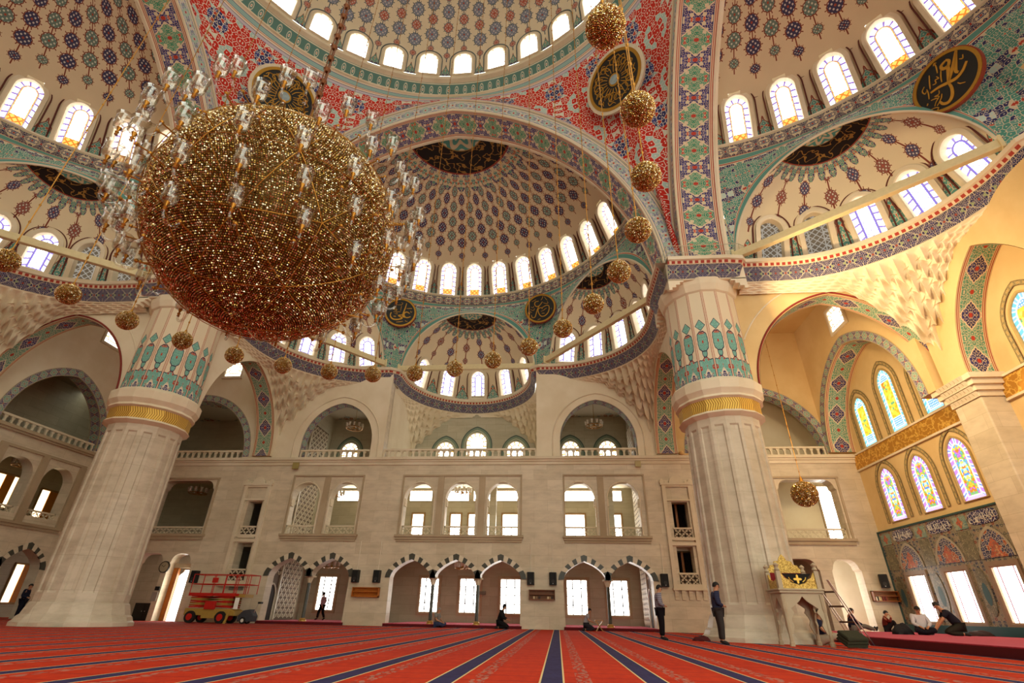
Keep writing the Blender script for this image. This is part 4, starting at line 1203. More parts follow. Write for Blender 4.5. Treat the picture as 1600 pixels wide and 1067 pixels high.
# thin black columns between the arcade arches
def column(x, y, lab):
    root = empty('column', (x, y, .15)); tag(root, lab, 'column', 'slender black columns of the arcade', 'structure')
    MB().lathe([(.1, .18), (.1, 2.05)], 8).obj('shaft', BLACKST, root)
    MB().lathe([(.22, 0), (.22, .05), (.17, .07), (.19, .12), (.13, .18)], 16).obj('base', plain('pale_gold_base', 'c9a45c', .4, .5), root)
    mb = MB(); mb.lathe([(.11, 2.05), (.13, 2.1), (.2, 2.3), (.24, 2.36)], 8); mb.box(-.27, .27, -.27, .27, 2.36, 2.44); mb.obj('capital', TRIM, root)
    return root
for k, x in enumerate((-8.72, -1.06, 1.65, 9.28)): column(x, YB+.3, 'slender black column carrying the striped arches, %s from the left' % ORD[k])
column(XL-.3, 27.97, 'slender black column of the left-hand arcade').rotation_euler = (0, 0, 0)
# balustrade lattice
def lattice(mb, P, a0, a1, b0, b1, cell=.24, r=.022):
    w, h = a1-a0, b1-b0; n = max(1, round(w/cell)); m = max(1, round(h/cell)); cw, ch = w/n, h/m
    for i in range(n):
        for j in range(m):
            x, z = a0+i*cw, b0+j*ch
            if (i+j) % 2: mb.tube([P(x, z), P(x+cw, z+ch)], r, 4, cap=False)
            else: mb.tube([P(x+cw, z), P(x, z+ch)], r, 4, cap=False)
            c = [(x+cw/2+cw*.3*math.cos(t), z+ch/2+ch*.3*math.sin(t)) for t in np.linspace(0, 2*PI, 7)]
            mb.tube([P(*q) for q in c], r*.8, 4, cap=False)
def panel(P, a0, a1, b0, b1, label, group, cell=.22, mat=None):
    mb = MB()
    lattice(mb, P, a0, a1, b0+.06, b1-.09, cell)
    for x0, x1, z0, z1 in ((a0, a1, b0, b0+.06), (a0, a1, b1-.09, b1), (a0-.03, a0+.06, b0, b1), (a1-.06, a1+.03, b0, b1)):
        mb.hexa([P(x0, z0, -.06), P(x1, z0, -.06), P(x1, z1, -.06), P(x0, z1, -.06), P(x0, z0, .06), P(x1, z0, .06), P(x1, z1, .06), P(x0, z1, .06)])
    o = mb.obj('balustrade', mat or TRIM); return tag(o, label, 'balustrade', group, 'structure')
k = 0
for g, (a, b, cs) in enumerate(BAL):
    for c in cs:
        panel(P_y(YB+.3), c-1.0, c+1.0, 4.95, 5.52, 'pierced stone balustrade panel of the first gallery, %s from the left' % ORD[k], 'pierced panels of the first gallery'); k += 1
    mb = MB(); mb.box(a-.1, b+.1, YB-.22, YB+.1, 4.82, 4.95); mb.box(a-.05, b+.05, YB-.14, YB+.1, 4.68, 4.82); mb.box(a, b, YB-.08, YB+.1, 4.55, 4.68)
    mb.box(a, b, YB-.1, YB+.1, 8.55, 8.65); mb.box(a, a+.1, YB-.08, YB+.1, 4.95, 8.6); mb.box(b-.1, b, YB-.08, YB+.1, 4.95, 8.6)
    xs = [a] + [(p+q)/2 for p, q in zip(cs[:-1], cs[1:])] + [b]
    for x in xs[1:-1]: mb.box(x-.2, x+.2, YB-.06, YB+.1, 4.95, 8.55)
    for c in cs: mb.box(c-.3, c+.3, YB-.05, YB+.1, 8.08, 8.22)
    o = mb.obj('trim_balcony_frame', TRIM_D); st(o)
    for c in cs:
        A = leg(tc_arch(1.0, 1.05, 7.15, 14, c), 5.0); st(MB().tube([(x, YB-.03, z) for x, z in A], .05, 6).obj('trim_balcony_arch', TRIM))
        mb = MB()
        for sg in (-1, 1): mb.box(c+sg*.97-.07, c+sg*.97+.07, YB+.05, YB+.5, 6.9, 7.15); mb.box(c+sg*.94-.05, c+sg*.94+.05, YB+.1, YB+.45, 6.7, 6.9)
        st(mb.obj('trim_balcony_corbel', TRIM))
panel(P_y(YB+.3), -20.2, -16.4, 4.9, 5.4, 'pierced balustrade above the left doorway', 'pierced panels of the first gallery')
panel(P_y(YB+.3), 19.9, 23.35, 4.9, 5.5, 'pierced balustrade above the right doorways', 'pierced panels of the first gallery')
for k, y in enumerate((26.5, 29.3)): panel(P_x(XL-.3, 1), y-1.05, y+1.05, 5.0, 5.75, 'pierced balustrade of the left wall, %s from the edge' % ORD[k], 'pierced panels of the left wall')
for a, b in ((-20.4, -16.2), (19.7, 23.55)):
    mb = MB(); mb.box(a-.1, b+.1, YB-.2, YB+.1, 4.75, 4.9); mb.box(a, b, YB-.12, YB+.1, 4.55, 4.75); mb.box(a-.05, b+.05, YB-.1, YB+.1, 8.38, 8.5); mb.box(a-.02, a+.1, YB-.07, YB+.1, 4.9, 8.4); mb.box(b-.1, b+.02, YB-.07, YB+.1, 4.9, 8.4); st(mb.obj('trim_13', TRIM_D))
# arcaded parapets of the upper gallery
def parapet(P, a0, a1, z0, z1, label):
    n = max(2, round((a1-a0)/.42)); cw = (a1-a0)/n; mb = MB()
    for i in range(n+1):
        x = a0 + i*cw
        for q0, q1, w0, w1 in ((z0+.08, z0+.3, .07, .05), (z0+.3, z1-.1, .05, .13)):
            mb.hexa([P(x-w0, q0, -.05), P(x+w0, q0, -.05), P(x+w0, q0, .05), P(x-w0, q0, .05), P(x-w1, q1, -.05), P(x+w1, q1, -.05), P(x+w1, q1, .05), P(x-w1, q1, .05)])
    for q0, q1, d in ((z0, z0+.08, .1), (z1-.12, z1, .1)):
        mb.hexa([P(a0, q0, -d), P(a1, q0, -d), P(a1, q0, d), P(a0, q0, d), P(a0, q1, -d), P(a1, q1, -d), P(a1, q1, d), P(a0, q1, d)])
    return tag(mb.obj('parapet', TRIM), label, 'parapet', 'arcaded parapets of the upper gallery', 'structure')
PZ = (9.8, 10.4)
parapet(P_y(YB+.15), -11.0, -6.1, *PZ, 'arcaded parapet in the left pointed arch of the back wall')
parapet(P_y(YB+.1), -5.15, 5.15, *PZ, 'long arcaded parapet of the central recess')
parapet(P_y(YB+.15), 6.8, 11.7, *PZ, 'arcaded parapet in the right pointed arch of the back wall')
parapet(P_y(YB+.15), 15.2, 23.4, *PZ, 'arcaded parapet in the right corner bay')
parapet(P_y(YB+.15), -23.3, -15.1, *PZ, 'arcaded parapet in the left corner bay, facing the hall')
parapet(P_x(XL-.2, 1), 24.3, 30.8, *PZ, 'arcaded parapet of the left wall')
# stair towers: framed pairs of openings with a carved crest
def tower(x0, x1, z0, zt, lab, corbels):
    mb = MB(); y0, y1 = YB-.16, YB+.05; w = x1-x0
    for a, b in ((x0, x0+.22), (x1-.22, x1)): mb.box(a, b, y0, y1, z0, zt)
    for a, b in ((z0, z0+.2), (4.45, 4.62), (4.75, 4.9), (zt-.95, zt-.85), (zt-.1, zt)): mb.box(x0+.22, x1-.22, y0+.01, y1, a, b)
    mb.box(x0-.08, x1+.08, y0-.06, y1, zt, zt+.14); mb.box(x0-.05, x1+.05, y0-.08, y1, z0-.12, z0)
    cx = (x0+x1)/2
    crest = [(cx+.42*math.cos(t), zt+.14+.42*math.sin(t)) for t in np.linspace(0, PI, 13)]
    mb.prism(crest, y0+.02, y1)
    for q in (-1, 1):
        mb.prism([(cx+q*.86+.14*math.cos(t), zt+.14+.2*math.sin(t)*1.3) for t in np.linspace(0, PI, 9)], y0+.02, y1)
        mb.prism([(cx+q*.62+.1*math.cos(t), zt+.14+.14*math.sin(t)) for t in np.linspace(0, PI, 9)], y0+.02, y1)
    root = mb.obj('stair_window_frame', TRIM); tag(root, lab, 'window frame', 'stair window frames', 'structure')
    if corbels:
        for i in range(5):
            c = x0+.12+i*(w-.24)/4
            cb = MB()
            for q in range(3): cb.box(c-.1, c+.1, YB-.16+q*.04, YB+.05, z0-.28-.16*q, z0-.12-.16*q)
            cb.obj('corbel', TRIM, root)
    for z in ((5.45, 2.98) if x0 > 0 else (5.4, 2.9)):
        mb = MB(); xa, xb = (13.4, 14.4) if x0 > 0 else (-13.75, -12.8)
        P = P_y(YB-.1); lattice(mb, P, xa, xb, z-.65, z-.08, .19, .02)
        mb.box(xa-.05, xb+.05, YB-.14, YB+.1, z-.08, z); mb.box(xa-.05, xb+.05, YB-.14, YB+.1, z-.72, z-.65)
        mb.obj('pierced_panel', TRIM, root)
        MB().box(xa-.02, xb+.02, YB-.03, YB-.01, z-.7, z-.02).obj('painted_shade_back', DARK, root)  # dark sheet on the wall, paints the shade behind the pierced panel
    return root
tower(12.95, 14.75, 2.2, 7.95, 'carved frame of the right-hand stair windows beside the pier', True)
tower(-14.2, -12.4, 2.05, 7.95, 'carved frame of the left-hand stair windows above the lift', False)
for xa in (13.3, -13.9):
    for z0, z1 in ((5.2, 7.2), (2.7, 4.7)):
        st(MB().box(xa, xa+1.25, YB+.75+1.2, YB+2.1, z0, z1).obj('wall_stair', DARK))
        st(MB().box(xa+.62, xa+.75, YB+1.4, YB+1.5, z0, z1).obj('trim_stair_post', WOOD_O))
# dark timber screens with doors at the ends of the arcades and galleries
def screen(x, y0, y1, z0, z1, face, lab):
    P = P_x(x, face); root = empty('lattice_screen', (x, (y0+y1)/2, z0)); tag(root, lab, 'screen', 'pierced stone screens of the galleries', 'structure')
    def shift(mb): return mb.move(Matrix.Translation((-x, -(y0+y1)/2, -z0)))
    mb = MB(); lattice(mb, P, y0+1.75, y1, z0+.1, z1-.1, .3, .03); lattice(mb, P, y0, y0+1.75, z0+2.6, z1-.1, .3, .03); shift(mb).obj('lattice', WHITEST, root)
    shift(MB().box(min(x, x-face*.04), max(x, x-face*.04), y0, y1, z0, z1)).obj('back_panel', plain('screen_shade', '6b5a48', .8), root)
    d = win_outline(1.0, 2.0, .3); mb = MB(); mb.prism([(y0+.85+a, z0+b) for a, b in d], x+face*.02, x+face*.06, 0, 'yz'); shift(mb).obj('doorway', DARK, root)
    o1 = win_outline(1.1, 2.06, .3); mb = MB(); mb.tube([P(y0+.85+a, z0+b, .06) for a, b in o1], .06, 6)
    for q in (0, 1.75): mb.hexa([P(y0+q-.06, z0, -.02), P(y0+q+.06, z0, -.02), P(y0+q+.06, z1, -.02), P(y0+q-.06, z1, -.02), P(y0+q-.06, z0, .1), P(y0+q+.06, z0, .1), P(y0+q+.06, z1, .1), P(y0+q-.06, z1, .1)])
    shift(mb).obj('door_frame', WHITEST, root)
for x, f in ((-12.0, 1), (12.0, -1)):
    w = 'left' if x < 0 else 'right'
    screen(x, YB+1.2, YR-1.0, .15, 4.2, f, 'pierced stone screen with a dark door at the %s end of the arcade' % w)
    screen(x, YB+1.2, YR-1.0, 4.6, 9.2, f, 'pierced stone screen with a dark door at the %s end of the first gallery' % w)
    screen(x, YB+1.2, YR-1.0, 9.75, 13.4, f, 'pierced stone screen with a dark door at the %s end of the upper gallery' % w)
# piers in the galleries seen through the balconies
for k, x in enumerate((-6.6, -1.95, 2.1, 10.0)):
    o = MB().box(x-.22, x+.22, YB+2.6, YB+3.05, 4.6, 9.25).obj('gallery_post', WALL_IN); tag(o, 'square stone post inside the first gallery, %s from the left' % ORD[k], 'post', None, 'structure')

# ------------------------------------------------------------------ piers
def pier_paint():
    b = B('pier_upper_painting', .7, 0, .2); u, v = b.uv()
    x = u.frac() - .5; c = b.mix(b.noise(b.comb(*b.pos()), .8, 3.), 'e0d3b8', 'd8c8aa')
    e = .5 - x.abs()
    for a, z, col in ((.0, .03, 'd9c9ae'), (.03, .05, 'a8402c'), (.07, .09, 'a8402c')): c = b.mix((e > a)*(e < z), c, col)
    lf = leaves(b, x.abs(), v*.62, 7., [(0, '6fa598'), (.7, '86b5a8'), (.9, 'b04a34')], '8fbcb0', .04)
    def motif(c, d, line='3a3048', w=.05):
        c = b.mix(d < w, c, line); return b.mix(d < 0., c, lf)
    top = 1.02 + ((x*14.).cos())*.07 - x*x*1.1
    c = motif(c, ((v - top)*.6).max(x.abs() - .425), w=.025)
    tri = x.abs()*1.6 + v*1.05 - .55
    c = b.mix(tri < 0., c, leaves(b, x.abs(), v*.62, 9., [(0, '2c2f66'), (.5, 'd6c8b0'), (.7, '34386e')], 'd6c8b0', .06))
    n1 = ((x/.13)*(x/.13) + ((v - 1.27)/.19)*((v - 1.27)/.19)).sqrt() - 1.
    c = motif(c, n1, w=.3)
    th = b.m('ARCTAN2', (v - 1.88)/.46, x/.36)
    n2 = ((x/.36)*(x/.36) + ((v - 1.88)/.46)*((v - 1.88)/.46)).sqrt() - 1. + (th*2.).cos()*.13 + (th*4.).cos()*.05 + (th*12.).cos()*.025
    c = motif(c, n2, w=.12)
    n3 = (x.abs()/.3 + ((v - 2.72)/.3).abs() + (v - 2.72)*1.2*(v < 2.72)*(-.6)) - 1.
    c = motif(c, n3, w=.16)
    c = b.mix(((x/.05)*(x/.05) + ((v - 1.85)/.08)*((v - 1.85)/.08)).sqrt() < 1., c, 'b5402c')
    b.base(c); return b.mat
PIER_P = pier_paint()
def pier(x, y, lab):
    N = 16; a0 = PI/N
    root = empty('pier', (x, y, 0)); tag(root, lab, 'pier', None, 'structure')
    def ring(r, z): return [(r*math.cos(a0+2*PI*k/N), r*math.sin(a0+2*PI*k/N), z) for k in range(N)]
    mb = MB(); mb.lathe([(2.14, 0), (2.14, .14), (2.06, .2), (2.0, .34), (1.9, .42), (1.84, .62), (1.77, .8), (1.73, .86)], N, a0=a0); mb.obj('base', PIER, root)
    # shaft with a sunk panel on every face
    z0, z1 = .84, 8.4; V = []; F = []
    for k in range(N):
        A = [Vector(ring(1.68, z0)[k]), Vector(ring(1.68, z0)[(k+1) % N]), Vector(ring(1.6, z1)[(k+1) % N]), Vector(ring(1.6, z1)[k])]
        nrm = Vector((math.cos(a0+2*PI*(k+.5)/N), math.sin(a0+2*PI*(k+.5)/N), 0))
        def pt(s, zz):
            t = (zz-z0)/(z1-z0); return (A[0].lerp(A[1], s)).lerp(A[3].lerp(A[2], s), t)
        R = [(.0, z0), (1., z0), (1., z1), (0., z1)]; I = [(.2, z0+.35), (.8, z0+.35), (.8, z1-.35), (.2, z1-.35)]; J = [(.25, z0+.42), (.75, z0+.42), (.75, z1-.42), (.25, z1-.42)]
        b = len(V)
        V += [tuple(pt(*q)) for q in R] + [tuple(pt(*q)) for q in I] + [tuple(pt(*q) - nrm*.06) for q in J]
        for i in range(4):
            j = (i+1) % 4; F += [(b+i, b+j, b+4+j, b+4+i), (b+4+i, b+4+j, b+8+j, b+8+i)]
        F.append((b+8, b+9, b+10, b+11))
    mesh('shaft', V, F, PIER, root)
    mb = MB(); mb.lathe([(1.6, 8.38), (1.72, 8.44), (1.86, 8.52), (1.8, 8.6), (1.76, 8.66)], N, a0=a0); mb.lathe([(1.76, 9.14), (1.92, 9.22), (1.86, 9.34), (2.02, 9.55), (2.04, 9.95), (1.96, 10.05), (1.78, 10.16)], N, a0=a0); mb.obj('necking', PLASTER, root)
    V = []; uv = []; F = []
    L = 2*1.78*math.sin(PI/N)
    for k in range(N+1):
        for z, q in ((8.62, 0), (9.18, 1)):
            a = a0+2*PI*k/N; V.append((1.79*math.cos(a), 1.79*math.sin(a), z)); uv.append((k*L, q))
    F = [(2*k, 2*k+2, 2*k+3, 2*k+1) for k in range(N)]
    mesh('gold_band', V, F, GOLD_B, root, uv)
    V = []; uv = []; F = []
    for k in range(N):
        b = len(V)
        for q in (0, 1):
            a = a0+2*PI*(k+q)/N
            for z, r in ((10.14, 1.76), (14.75, 1.72)): V.append((r*math.cos(a), r*math.sin(a), z)); uv.append((k+(q*.9998+.0001), z-10.14))
        F.append((b, b+2, b+3, b+1))
    mesh('painted_upper_shaft', V, F, PIER_P, root, uv)
    mb = MB(); mb.lathe([(1.7, 14.7), (1.82, 14.78), (1.95, 15.1), (2.0, 15.4)], N, a0=a0)
    mb.box(-1.86, 1.86, -1.86, 1.86, 15.3, 16.3)
    for k in range(8):      # small stepped corbels at the corners
        a = PI/4*k + PI/8
        if k % 2: continue
    for sx in (-1, 1):
        for sy in (-1, 1):
            for q in range(4):
                e = .1+.13*q; mb.box(min(sx*1.86, sx*(1.86-e*1.5)), max(sx*1.86, sx*(1.86-e*1.5)), min(sy*1.86, sy*(1.86-e*1.5)), max(sy*1.86, sy*(1.86-e*1.5)), 14.75+q*.15, 14.9+q*.15)
    mb.obj('capital', PLASTER, root)
    return root
pier(14.0, CY+14.0, 'huge faceted marble pier on the right with painted teal upper shaft')
pier(-14.0, CY+14.0, 'huge faceted marble pier on the left behind the great chandelier')
# core of masonry above the piers
for sx in (-1, 1):
    o = MB().box(min(sx*12.5, sx*15.5), max(sx*12.5, sx*15.5), CY+12.5, CY+15.5, 16.2, 17.0).obj('wall_pier_head', PLASTER); st(o)

# ------------------------------------------------------------------ build the upper shell
d2 = math.radians
wing(0.0, [d2(90.8 + 10.6*k) for k in range(-6, 7)], 'rl')
wing(-PI/2, [d2(90 + 11.2*(k+.5)) for k in range(-7, 7)], 'l', True)
wing(PI/2, [d2(90 + 11.2*(k+.5)) for k in range(-7, 7)], 'r', True)
for rz in (0.0, PI/2): pendentive(rz)
main_dome()
beam((-5.05, CY+24.2), (5.05, CY+24.2), 16.6, 'cream tie beam across the middle niche of the far side')
beam((5.9, CY+23.6), (12.3, CY+15.6), 16.75, 'cream tie beam across the right-hand niche of the far side')
beam((-5.9, CY+23.6), (-12.3, CY+15.6), 16.75, 'cream tie beam across the left-hand niche, partly behind the great chandelier')
beam((15.6, CY+12.3), (23.6, CY+5.9), 16.75, 'cream tie beam over the right corner bay')
beam((-15.6, CY+12.3), (-23.6, CY+5.9), 16.75, 'cream tie beam over the left corner bay')

# thin handrail on the head of the right pier
mb = MB()
for z in (17.0, 17.45): mb.tube([(12.2, 23.6, z), (12.3, 20.75, z), (15.9, 20.75, z), (16.6, 21.2, z)], .018, 5)
for x, y in ((12.3, 20.75), (13.5, 20.75), (14.7, 20.75), (15.9, 20.75), (12.25, 22.2)): mb.tube([(x, y, 16.4), (x, y, 17.45)], .018, 5)
o = mb.obj('handrail', plain('rail_paint', 'b9ac90', .5)); tag(o, 'thin handrail on the cornice at the head of the right pier', 'handrail')
# ------------------------------------------------------------------ calligraphy discs
BLK = plain('black_disc_ground', '15120f', .45)
INK = plain('gilded_script', 'b8862e', .4, .5)
RIMG = plain('gilded_rim', 'a87c2c', .4, .6)
def flat_stroke(mb, pts, w, d=.03):
    """raised brush stroke through pts (x, z), local disc plane, half widths w"""
    P = [Vector(p) for p in pts]
    # resample smoothly
    Q = []
    for i in range(len(P)-1):
        p0, p1, p2, p3 = P[max(i-1, 0)], P[i], P[i+1], P[min(i+2, len(P)-1)]
        for k in range(4):
            t = k/4; Q.append(.5*((2*p1) + (p2-p0)*t + (2*p0-5*p1+4*p2-p3)*t*t + (3*p1-p0-3*p2+p3)*t**3))
    Q.append(P[-1]); n = len(Q); V = []
    for i, q in enumerate(Q):
        T = (Q[min(i+1, n-1)]-Q[max(i-1, 0)]); T = T.normalized() if T.length > 1e-6 else Vector((1, 0))
        ww = w*(.55+.45*math.sin(PI*min(1, (i+.6)/n)))
        N = Vector((-T.y, T.x))*ww
        for sg in (1, -1): V.append((q.x+sg*N.x, -.06, q.y+sg*N.y)); V.append((q.x+sg*N.x, -.0, q.y+sg*N.y))
    F = []
    for i in range(n-1):
        a, b = 4*i, 4*i+4
        F += [(a, b, b+2, a+2), (a, a+1, b+1, b), (a+2, b+2, b+3, a+3)]
    mb.add(V, F)
def disc(M, r, strokes, label, hub=False, ex=1.0):
    root = empty('calligraphy_disc'); root.matrix_world = M; tag(root, label, 'calligraphy disc', 'black and gold calligraphy discs')
    sc = lambda mb: mb.move(Matrix.Scale(ex, 4, (1, 0, 0)))
    n = 64; T = np.linspace(0, 2*PI, n, endpoint=False)
    mb = MB(); mb.prism([(r*math.cos(t), r*math.sin(t)) for t in T], -.03, .12); sc(mb).obj('ground', BLK, root)
    for r0, r1, m, nm, y in ((.97, 1.08, RIMG, 'gilded_rim', -.07), (1.08, 1.2 if hub else 1.12, plain('pale_ring_paint', 'cdbfa6', .7) if hub else plain('brick_ring_paint', '8a3c2c', .7), 'outer_ring', -.04)):
        V = []
        for rr, yy in ((r0, y), (r1, y), (r1, .12), (r0, .12)): V += [(rr*r*math.cos(t), yy, rr*r*math.sin(t)) for t in T]
        F = [(k*n+i, k*n+(i+1) % n, ((k+1) % 4)*n+(i+1) % n, ((k+1) % 4)*n+i) for k in range(4) for i in range(n)]
        mb = MB(); mb.add(V, F); sc(mb).obj(nm, m, root)
    mb = MB()
    for w, pts in strokes: flat_stroke(mb, [(a*r, b*r) for a, b in pts], w*r)
    sc(mb).obj('script', INK, root)
    if hub:
        mb = MB(); mb.prism([(.22*r*math.cos(t), .24*r*math.sin(t)) for t in T], -.07, 0); mb.obj('hub_rim', RIMG, root)
        mb = MB(); mb.prism([(.17*r*math.cos(t), .17*r*math.sin(t)) for t in T], -.09, 0); mb.obj('hub_rosette', plain('pale_blue_rosette', '8fa0a4', .6, var=.2), root)
    return root
def wheel(seed):
    rng = random.Random(seed); out = []
    for k in range(22):
        a = 2*PI*k/22 + rng.uniform(-.05, .05); c, s = math.cos(a), math.sin(a)
        pr = lambda rr, t: (rr*math.cos(a+t), rr*math.sin(a+t))
        out.append((.013, [pr(.3, 0), pr(.5, rng.uniform(-.06, .06)), pr(rng.uniform(.62, .8), rng.uniform(-.14, .14))]))
        if True:
            q = rng.uniform(.6, .74); h = rng.uniform(.1, .17); d = rng.choice((-1, 1))
            out.append((.014, [(q*c+h*math.cos(t)*d, q*s+h*math.sin(t)) for t in np.linspace(.2, 4.9, 9)]))
        if k % 2:
            q = rng.uniform(.78, .86); out.append((.014, [pr(q-.06, -.22), pr(q+.04, -.1), pr(q-.03, .06), pr(q+.05, .2)]))
    for k in range(14):
        a = 2*PI*k/14+.2; q = rng.uniform(.5, .9); out.append((.02, [(q*math.cos(a), q*math.sin(a)), (q*math.cos(a)+.04, q*math.sin(a)+.03)]))
    return out
ALI = [(.035, [(.37, .75), (.3, .35), (.2, -.02), (.14, -.2)]), (.045, [(.65, -.05), (.48, .05), (.33, .02), (.25, -.12), (.33, -.32), (.5, -.38), (.73, -.28)]), (.05, [(.18, -.1), (.2, -.3), (.34, -.38)]),
       (.05, [(.14, -.2), (-.12, -.26), (.1, -.38), (.14, -.45), (-.07, -.56), (-.4, -.58), (-.6, -.45), (-.67, -.25), (-.62, -.05)]), (.022, [(-.22, -.78), (.05, -.73), (.24, -.68)]), (.02, [(.4, .32), (.6, .35), (.78, .37)]),
       (.03, [(-.45, -.33), (-.35, -.36)]), (.03, [(-.36, -.33), (-.28, -.36)]), (.015, [(.68, .17), (.73, .06), (.8, .12)]), (.015, [(.38, -.58), (.42, -.66), (.55, -.68)]),
       (.014, [(-.52, .42), (-.5, .28), (-.44, .18), (-.4, .44)]), (.014, [(-.34, .48), (-.33, .2), (-.26, .1)]), (.014, [(-.55, .2), (-.3, .12), (-.25, .24)]), (.014, [(0, .78), (.1, .72), (.02, .6), (-.08, .58), (-.26, .56)]), (.014, [(.03, .52), (.02, .4), (0, .1)]), (.014, [(-.5, 0), (-.2, .02), (0, .04)]), (.014, [(-.4, -.12), (-.2, -.16), (-.28, 0)])]
KNOT = [(.03, [(-.1, .57), (-.34, .54), (-.4, .36), (-.28, .18), (-.07, .21), (.16, .48)]), (.03, [(-.07, .21), (-.22, -.09), (-.31, -.42), (-.4, -.63), (-.58, -.63), (-.64, -.42)]),
        (.03, [(.13, .03), (.4, .15), (.58, .12), (.63, -.09), (.55, -.39), (.34, -.6), (.1, -.63), (-.07, -.45), (-.16, -.18), (-.1, 0), (.1, .03), (.13, -.09)]),
        (.014, [(.2, .9), (.15, .75), (.05, .62)]), (.014, [(.3, .85), (.4, .68), (.5, .55)]), (.014, [(.22, .4), (.4, .3), (.55, .32), (.5, .48)]), (.014, [(.05, -.24), (.2, -.2), (.35, -.1), (.45, -.05)]), (.016, [(.1, -.4), (.3, -.42)]),
        (.014, [(-.6, .6), (-.3, .72)]), (.014, [(-.7, 0), (-.5, -.1), (-.4, .05)]), (.014, [(-.75, -.15), (-.6, -.25)]), (.016, [(.75, -.1), (.8, -.16)]), (.016, [(-.2, -.85), (0, -.8)]), (.014, [(-.66, .2), (-.52, .12), (-.46, .24)])]
MUH = [(.055, [(.33, .66), (.15, .62), (.15, .46), (.3, .42), (.4, .55), (.34, .68)]), (.06, [(.3, .45), (.2, .2), (.04, -.1)]), (.06, [(.7, .66), (.45, .32), (.05, -.1)]), (.055, [(.68, .62), (.5, .3), (.36, .02), (.4, -.1)]),
       (.055, [(.72, .02), (.5, -.16), (.25, -.22), (0, -.12), (-.25, 0), (-.52, .06)]), (.055, [(.02, -.14), (0, -.4), (-.12, -.66), (-.3, -.76), (-.44, -.66), (-.47, -.5)]),
       (.02, [(-.25, .68), (-.38, .4), (-.46, .2)]), (.02, [(.1, .52), (-.02, .3), (-.1, .08)]), (.02, [(.06, .88), (.04, .74), (-.04, .5)]), (.018, [(.0, .86), (.06, .92), (.12, .86)]), (.018, [(-.34, .26), (-.24, .22), (-.2, .34), (-.1, .3), (-.12, .42)]),
       (.018, [(-.55, .46), (-.68, .36), (-.66, .2), (-.58, .24)]), (.018, [(-.54, .3), (-.58, .1), (-.66, -.1)]), (.018, [(.62, .3), (.7, .22), (.76, .34)]), (.018, [(.2, -.4), (.24, -.5), (.36, -.6)]), (.016, [(-.3, -.1), (-.36, -.22), (-.5, -.18), (-.4, -.3), (-.56, -.4), (-.66, -.5)]),
       (.016, [(-.64, -.2), (-.5, -.28), (-.44, -.36)]), (.016, [(-.8, -.5), (-.68, -.56), (-.6, -.66), (-.7, -.72)]), (.016, [(-.76, -.2), (-.82, -.26)]), (.016, [(-.3, -.3), (-.4, -.44), (-.6, -.56)])]
def disc_matrix(P, inward, up=(0, 0, 1)):
    return frame_mat4(P, up, -Vector(inward))
for sg, nm, k in ((1, 'right', 4), (-1, 'left', 9)):
    P = Vector((sg*10.45, CY+10.45, 28.7)) if sg > 0 else Vector((-9.95, CY+10.3, 28.9))
    lean = Vector((-sg*.19, -.19, 1)).normalized()
    disc(disc_matrix(P, (-sg, -1, -.27), lean), 1.72, wheel(k), 'large round inscription disc on the red tiled corner %s of the far arch' % nm, True)
for x, strk, lab in ((-5.5, ALI, 'small round calligraphy disc left of the middle far niche, beside the great chandelier'), (5.55, KNOT, 'small round calligraphy disc right of the middle far niche')):
    s = 1 if x > 0 else -1
    disc(disc_matrix((x, CY+24.15, 21.5), (-s*.25, -1, -.12), (0, -.1, 1)), 1.12, strk, lab)
disc(disc_matrix((23.3, 14.75, 20.9), (-.9, -.35, -.15), (-.12, 0, 1)), 1.2, MUH, 'calligraphy disc with broad gold strokes above the right corner bay, by the right edge')

# ------------------------------------------------------------------ chandeliers
def clear_glass():
    m = bpy.data.materials.new('clear_glass'); m.use_nodes = True; nt = m.node_tree; nt.nodes.clear()
    out = nt.nodes.new('ShaderNodeOutputMaterial'); mx = nt.nodes.new('ShaderNodeMixShader'); tr = nt.nodes.new('ShaderNodeBsdfTransparent'); gl = nt.nodes.new('ShaderNodeBsdfGlossy'); lw = nt.nodes.new('ShaderNodeLayerWeight')
    tr.inputs[0].default_value = (.93, .9, .86, 1); gl.inputs['Roughness'].default_value = .08; lw.inputs[0].default_value = .35
    mt = nt.nodes.new('ShaderNodeMath'); mt.operation = 'MULTIPLY_ADD'; mt.inputs[1].default_value = .5; mt.inputs[2].default_value = .05
    nt.links.new(lw.outputs['Facing'], mt.inputs[0]); nt.links.new(mt.outputs[0], mx.inputs[0]); nt.links.new(tr.outputs[0], mx.inputs[1]); nt.links.new(gl.outputs[0], mx.inputs[2]); nt.links.new(mx.outputs[0], out.inputs[0])
    return m
GLASS = clear_glass()
def crystal(name, a, b_, metal=.85, rough=.16):
    b = B(name, rough, metal, .6); r = X(b, b.n('ShaderNodeNewGeometry').outputs['Random Per Island'])
    b.base(b.ramp(r, [(0, a), (.55, b_), (.86, 'f2e2c0')], False)); return b.mat
CRYS = crystal('amber_crystal', '80602a', 'b48e48')
CRYS_S = crystal('honey_crystal', 'a07630', 'd0a858')
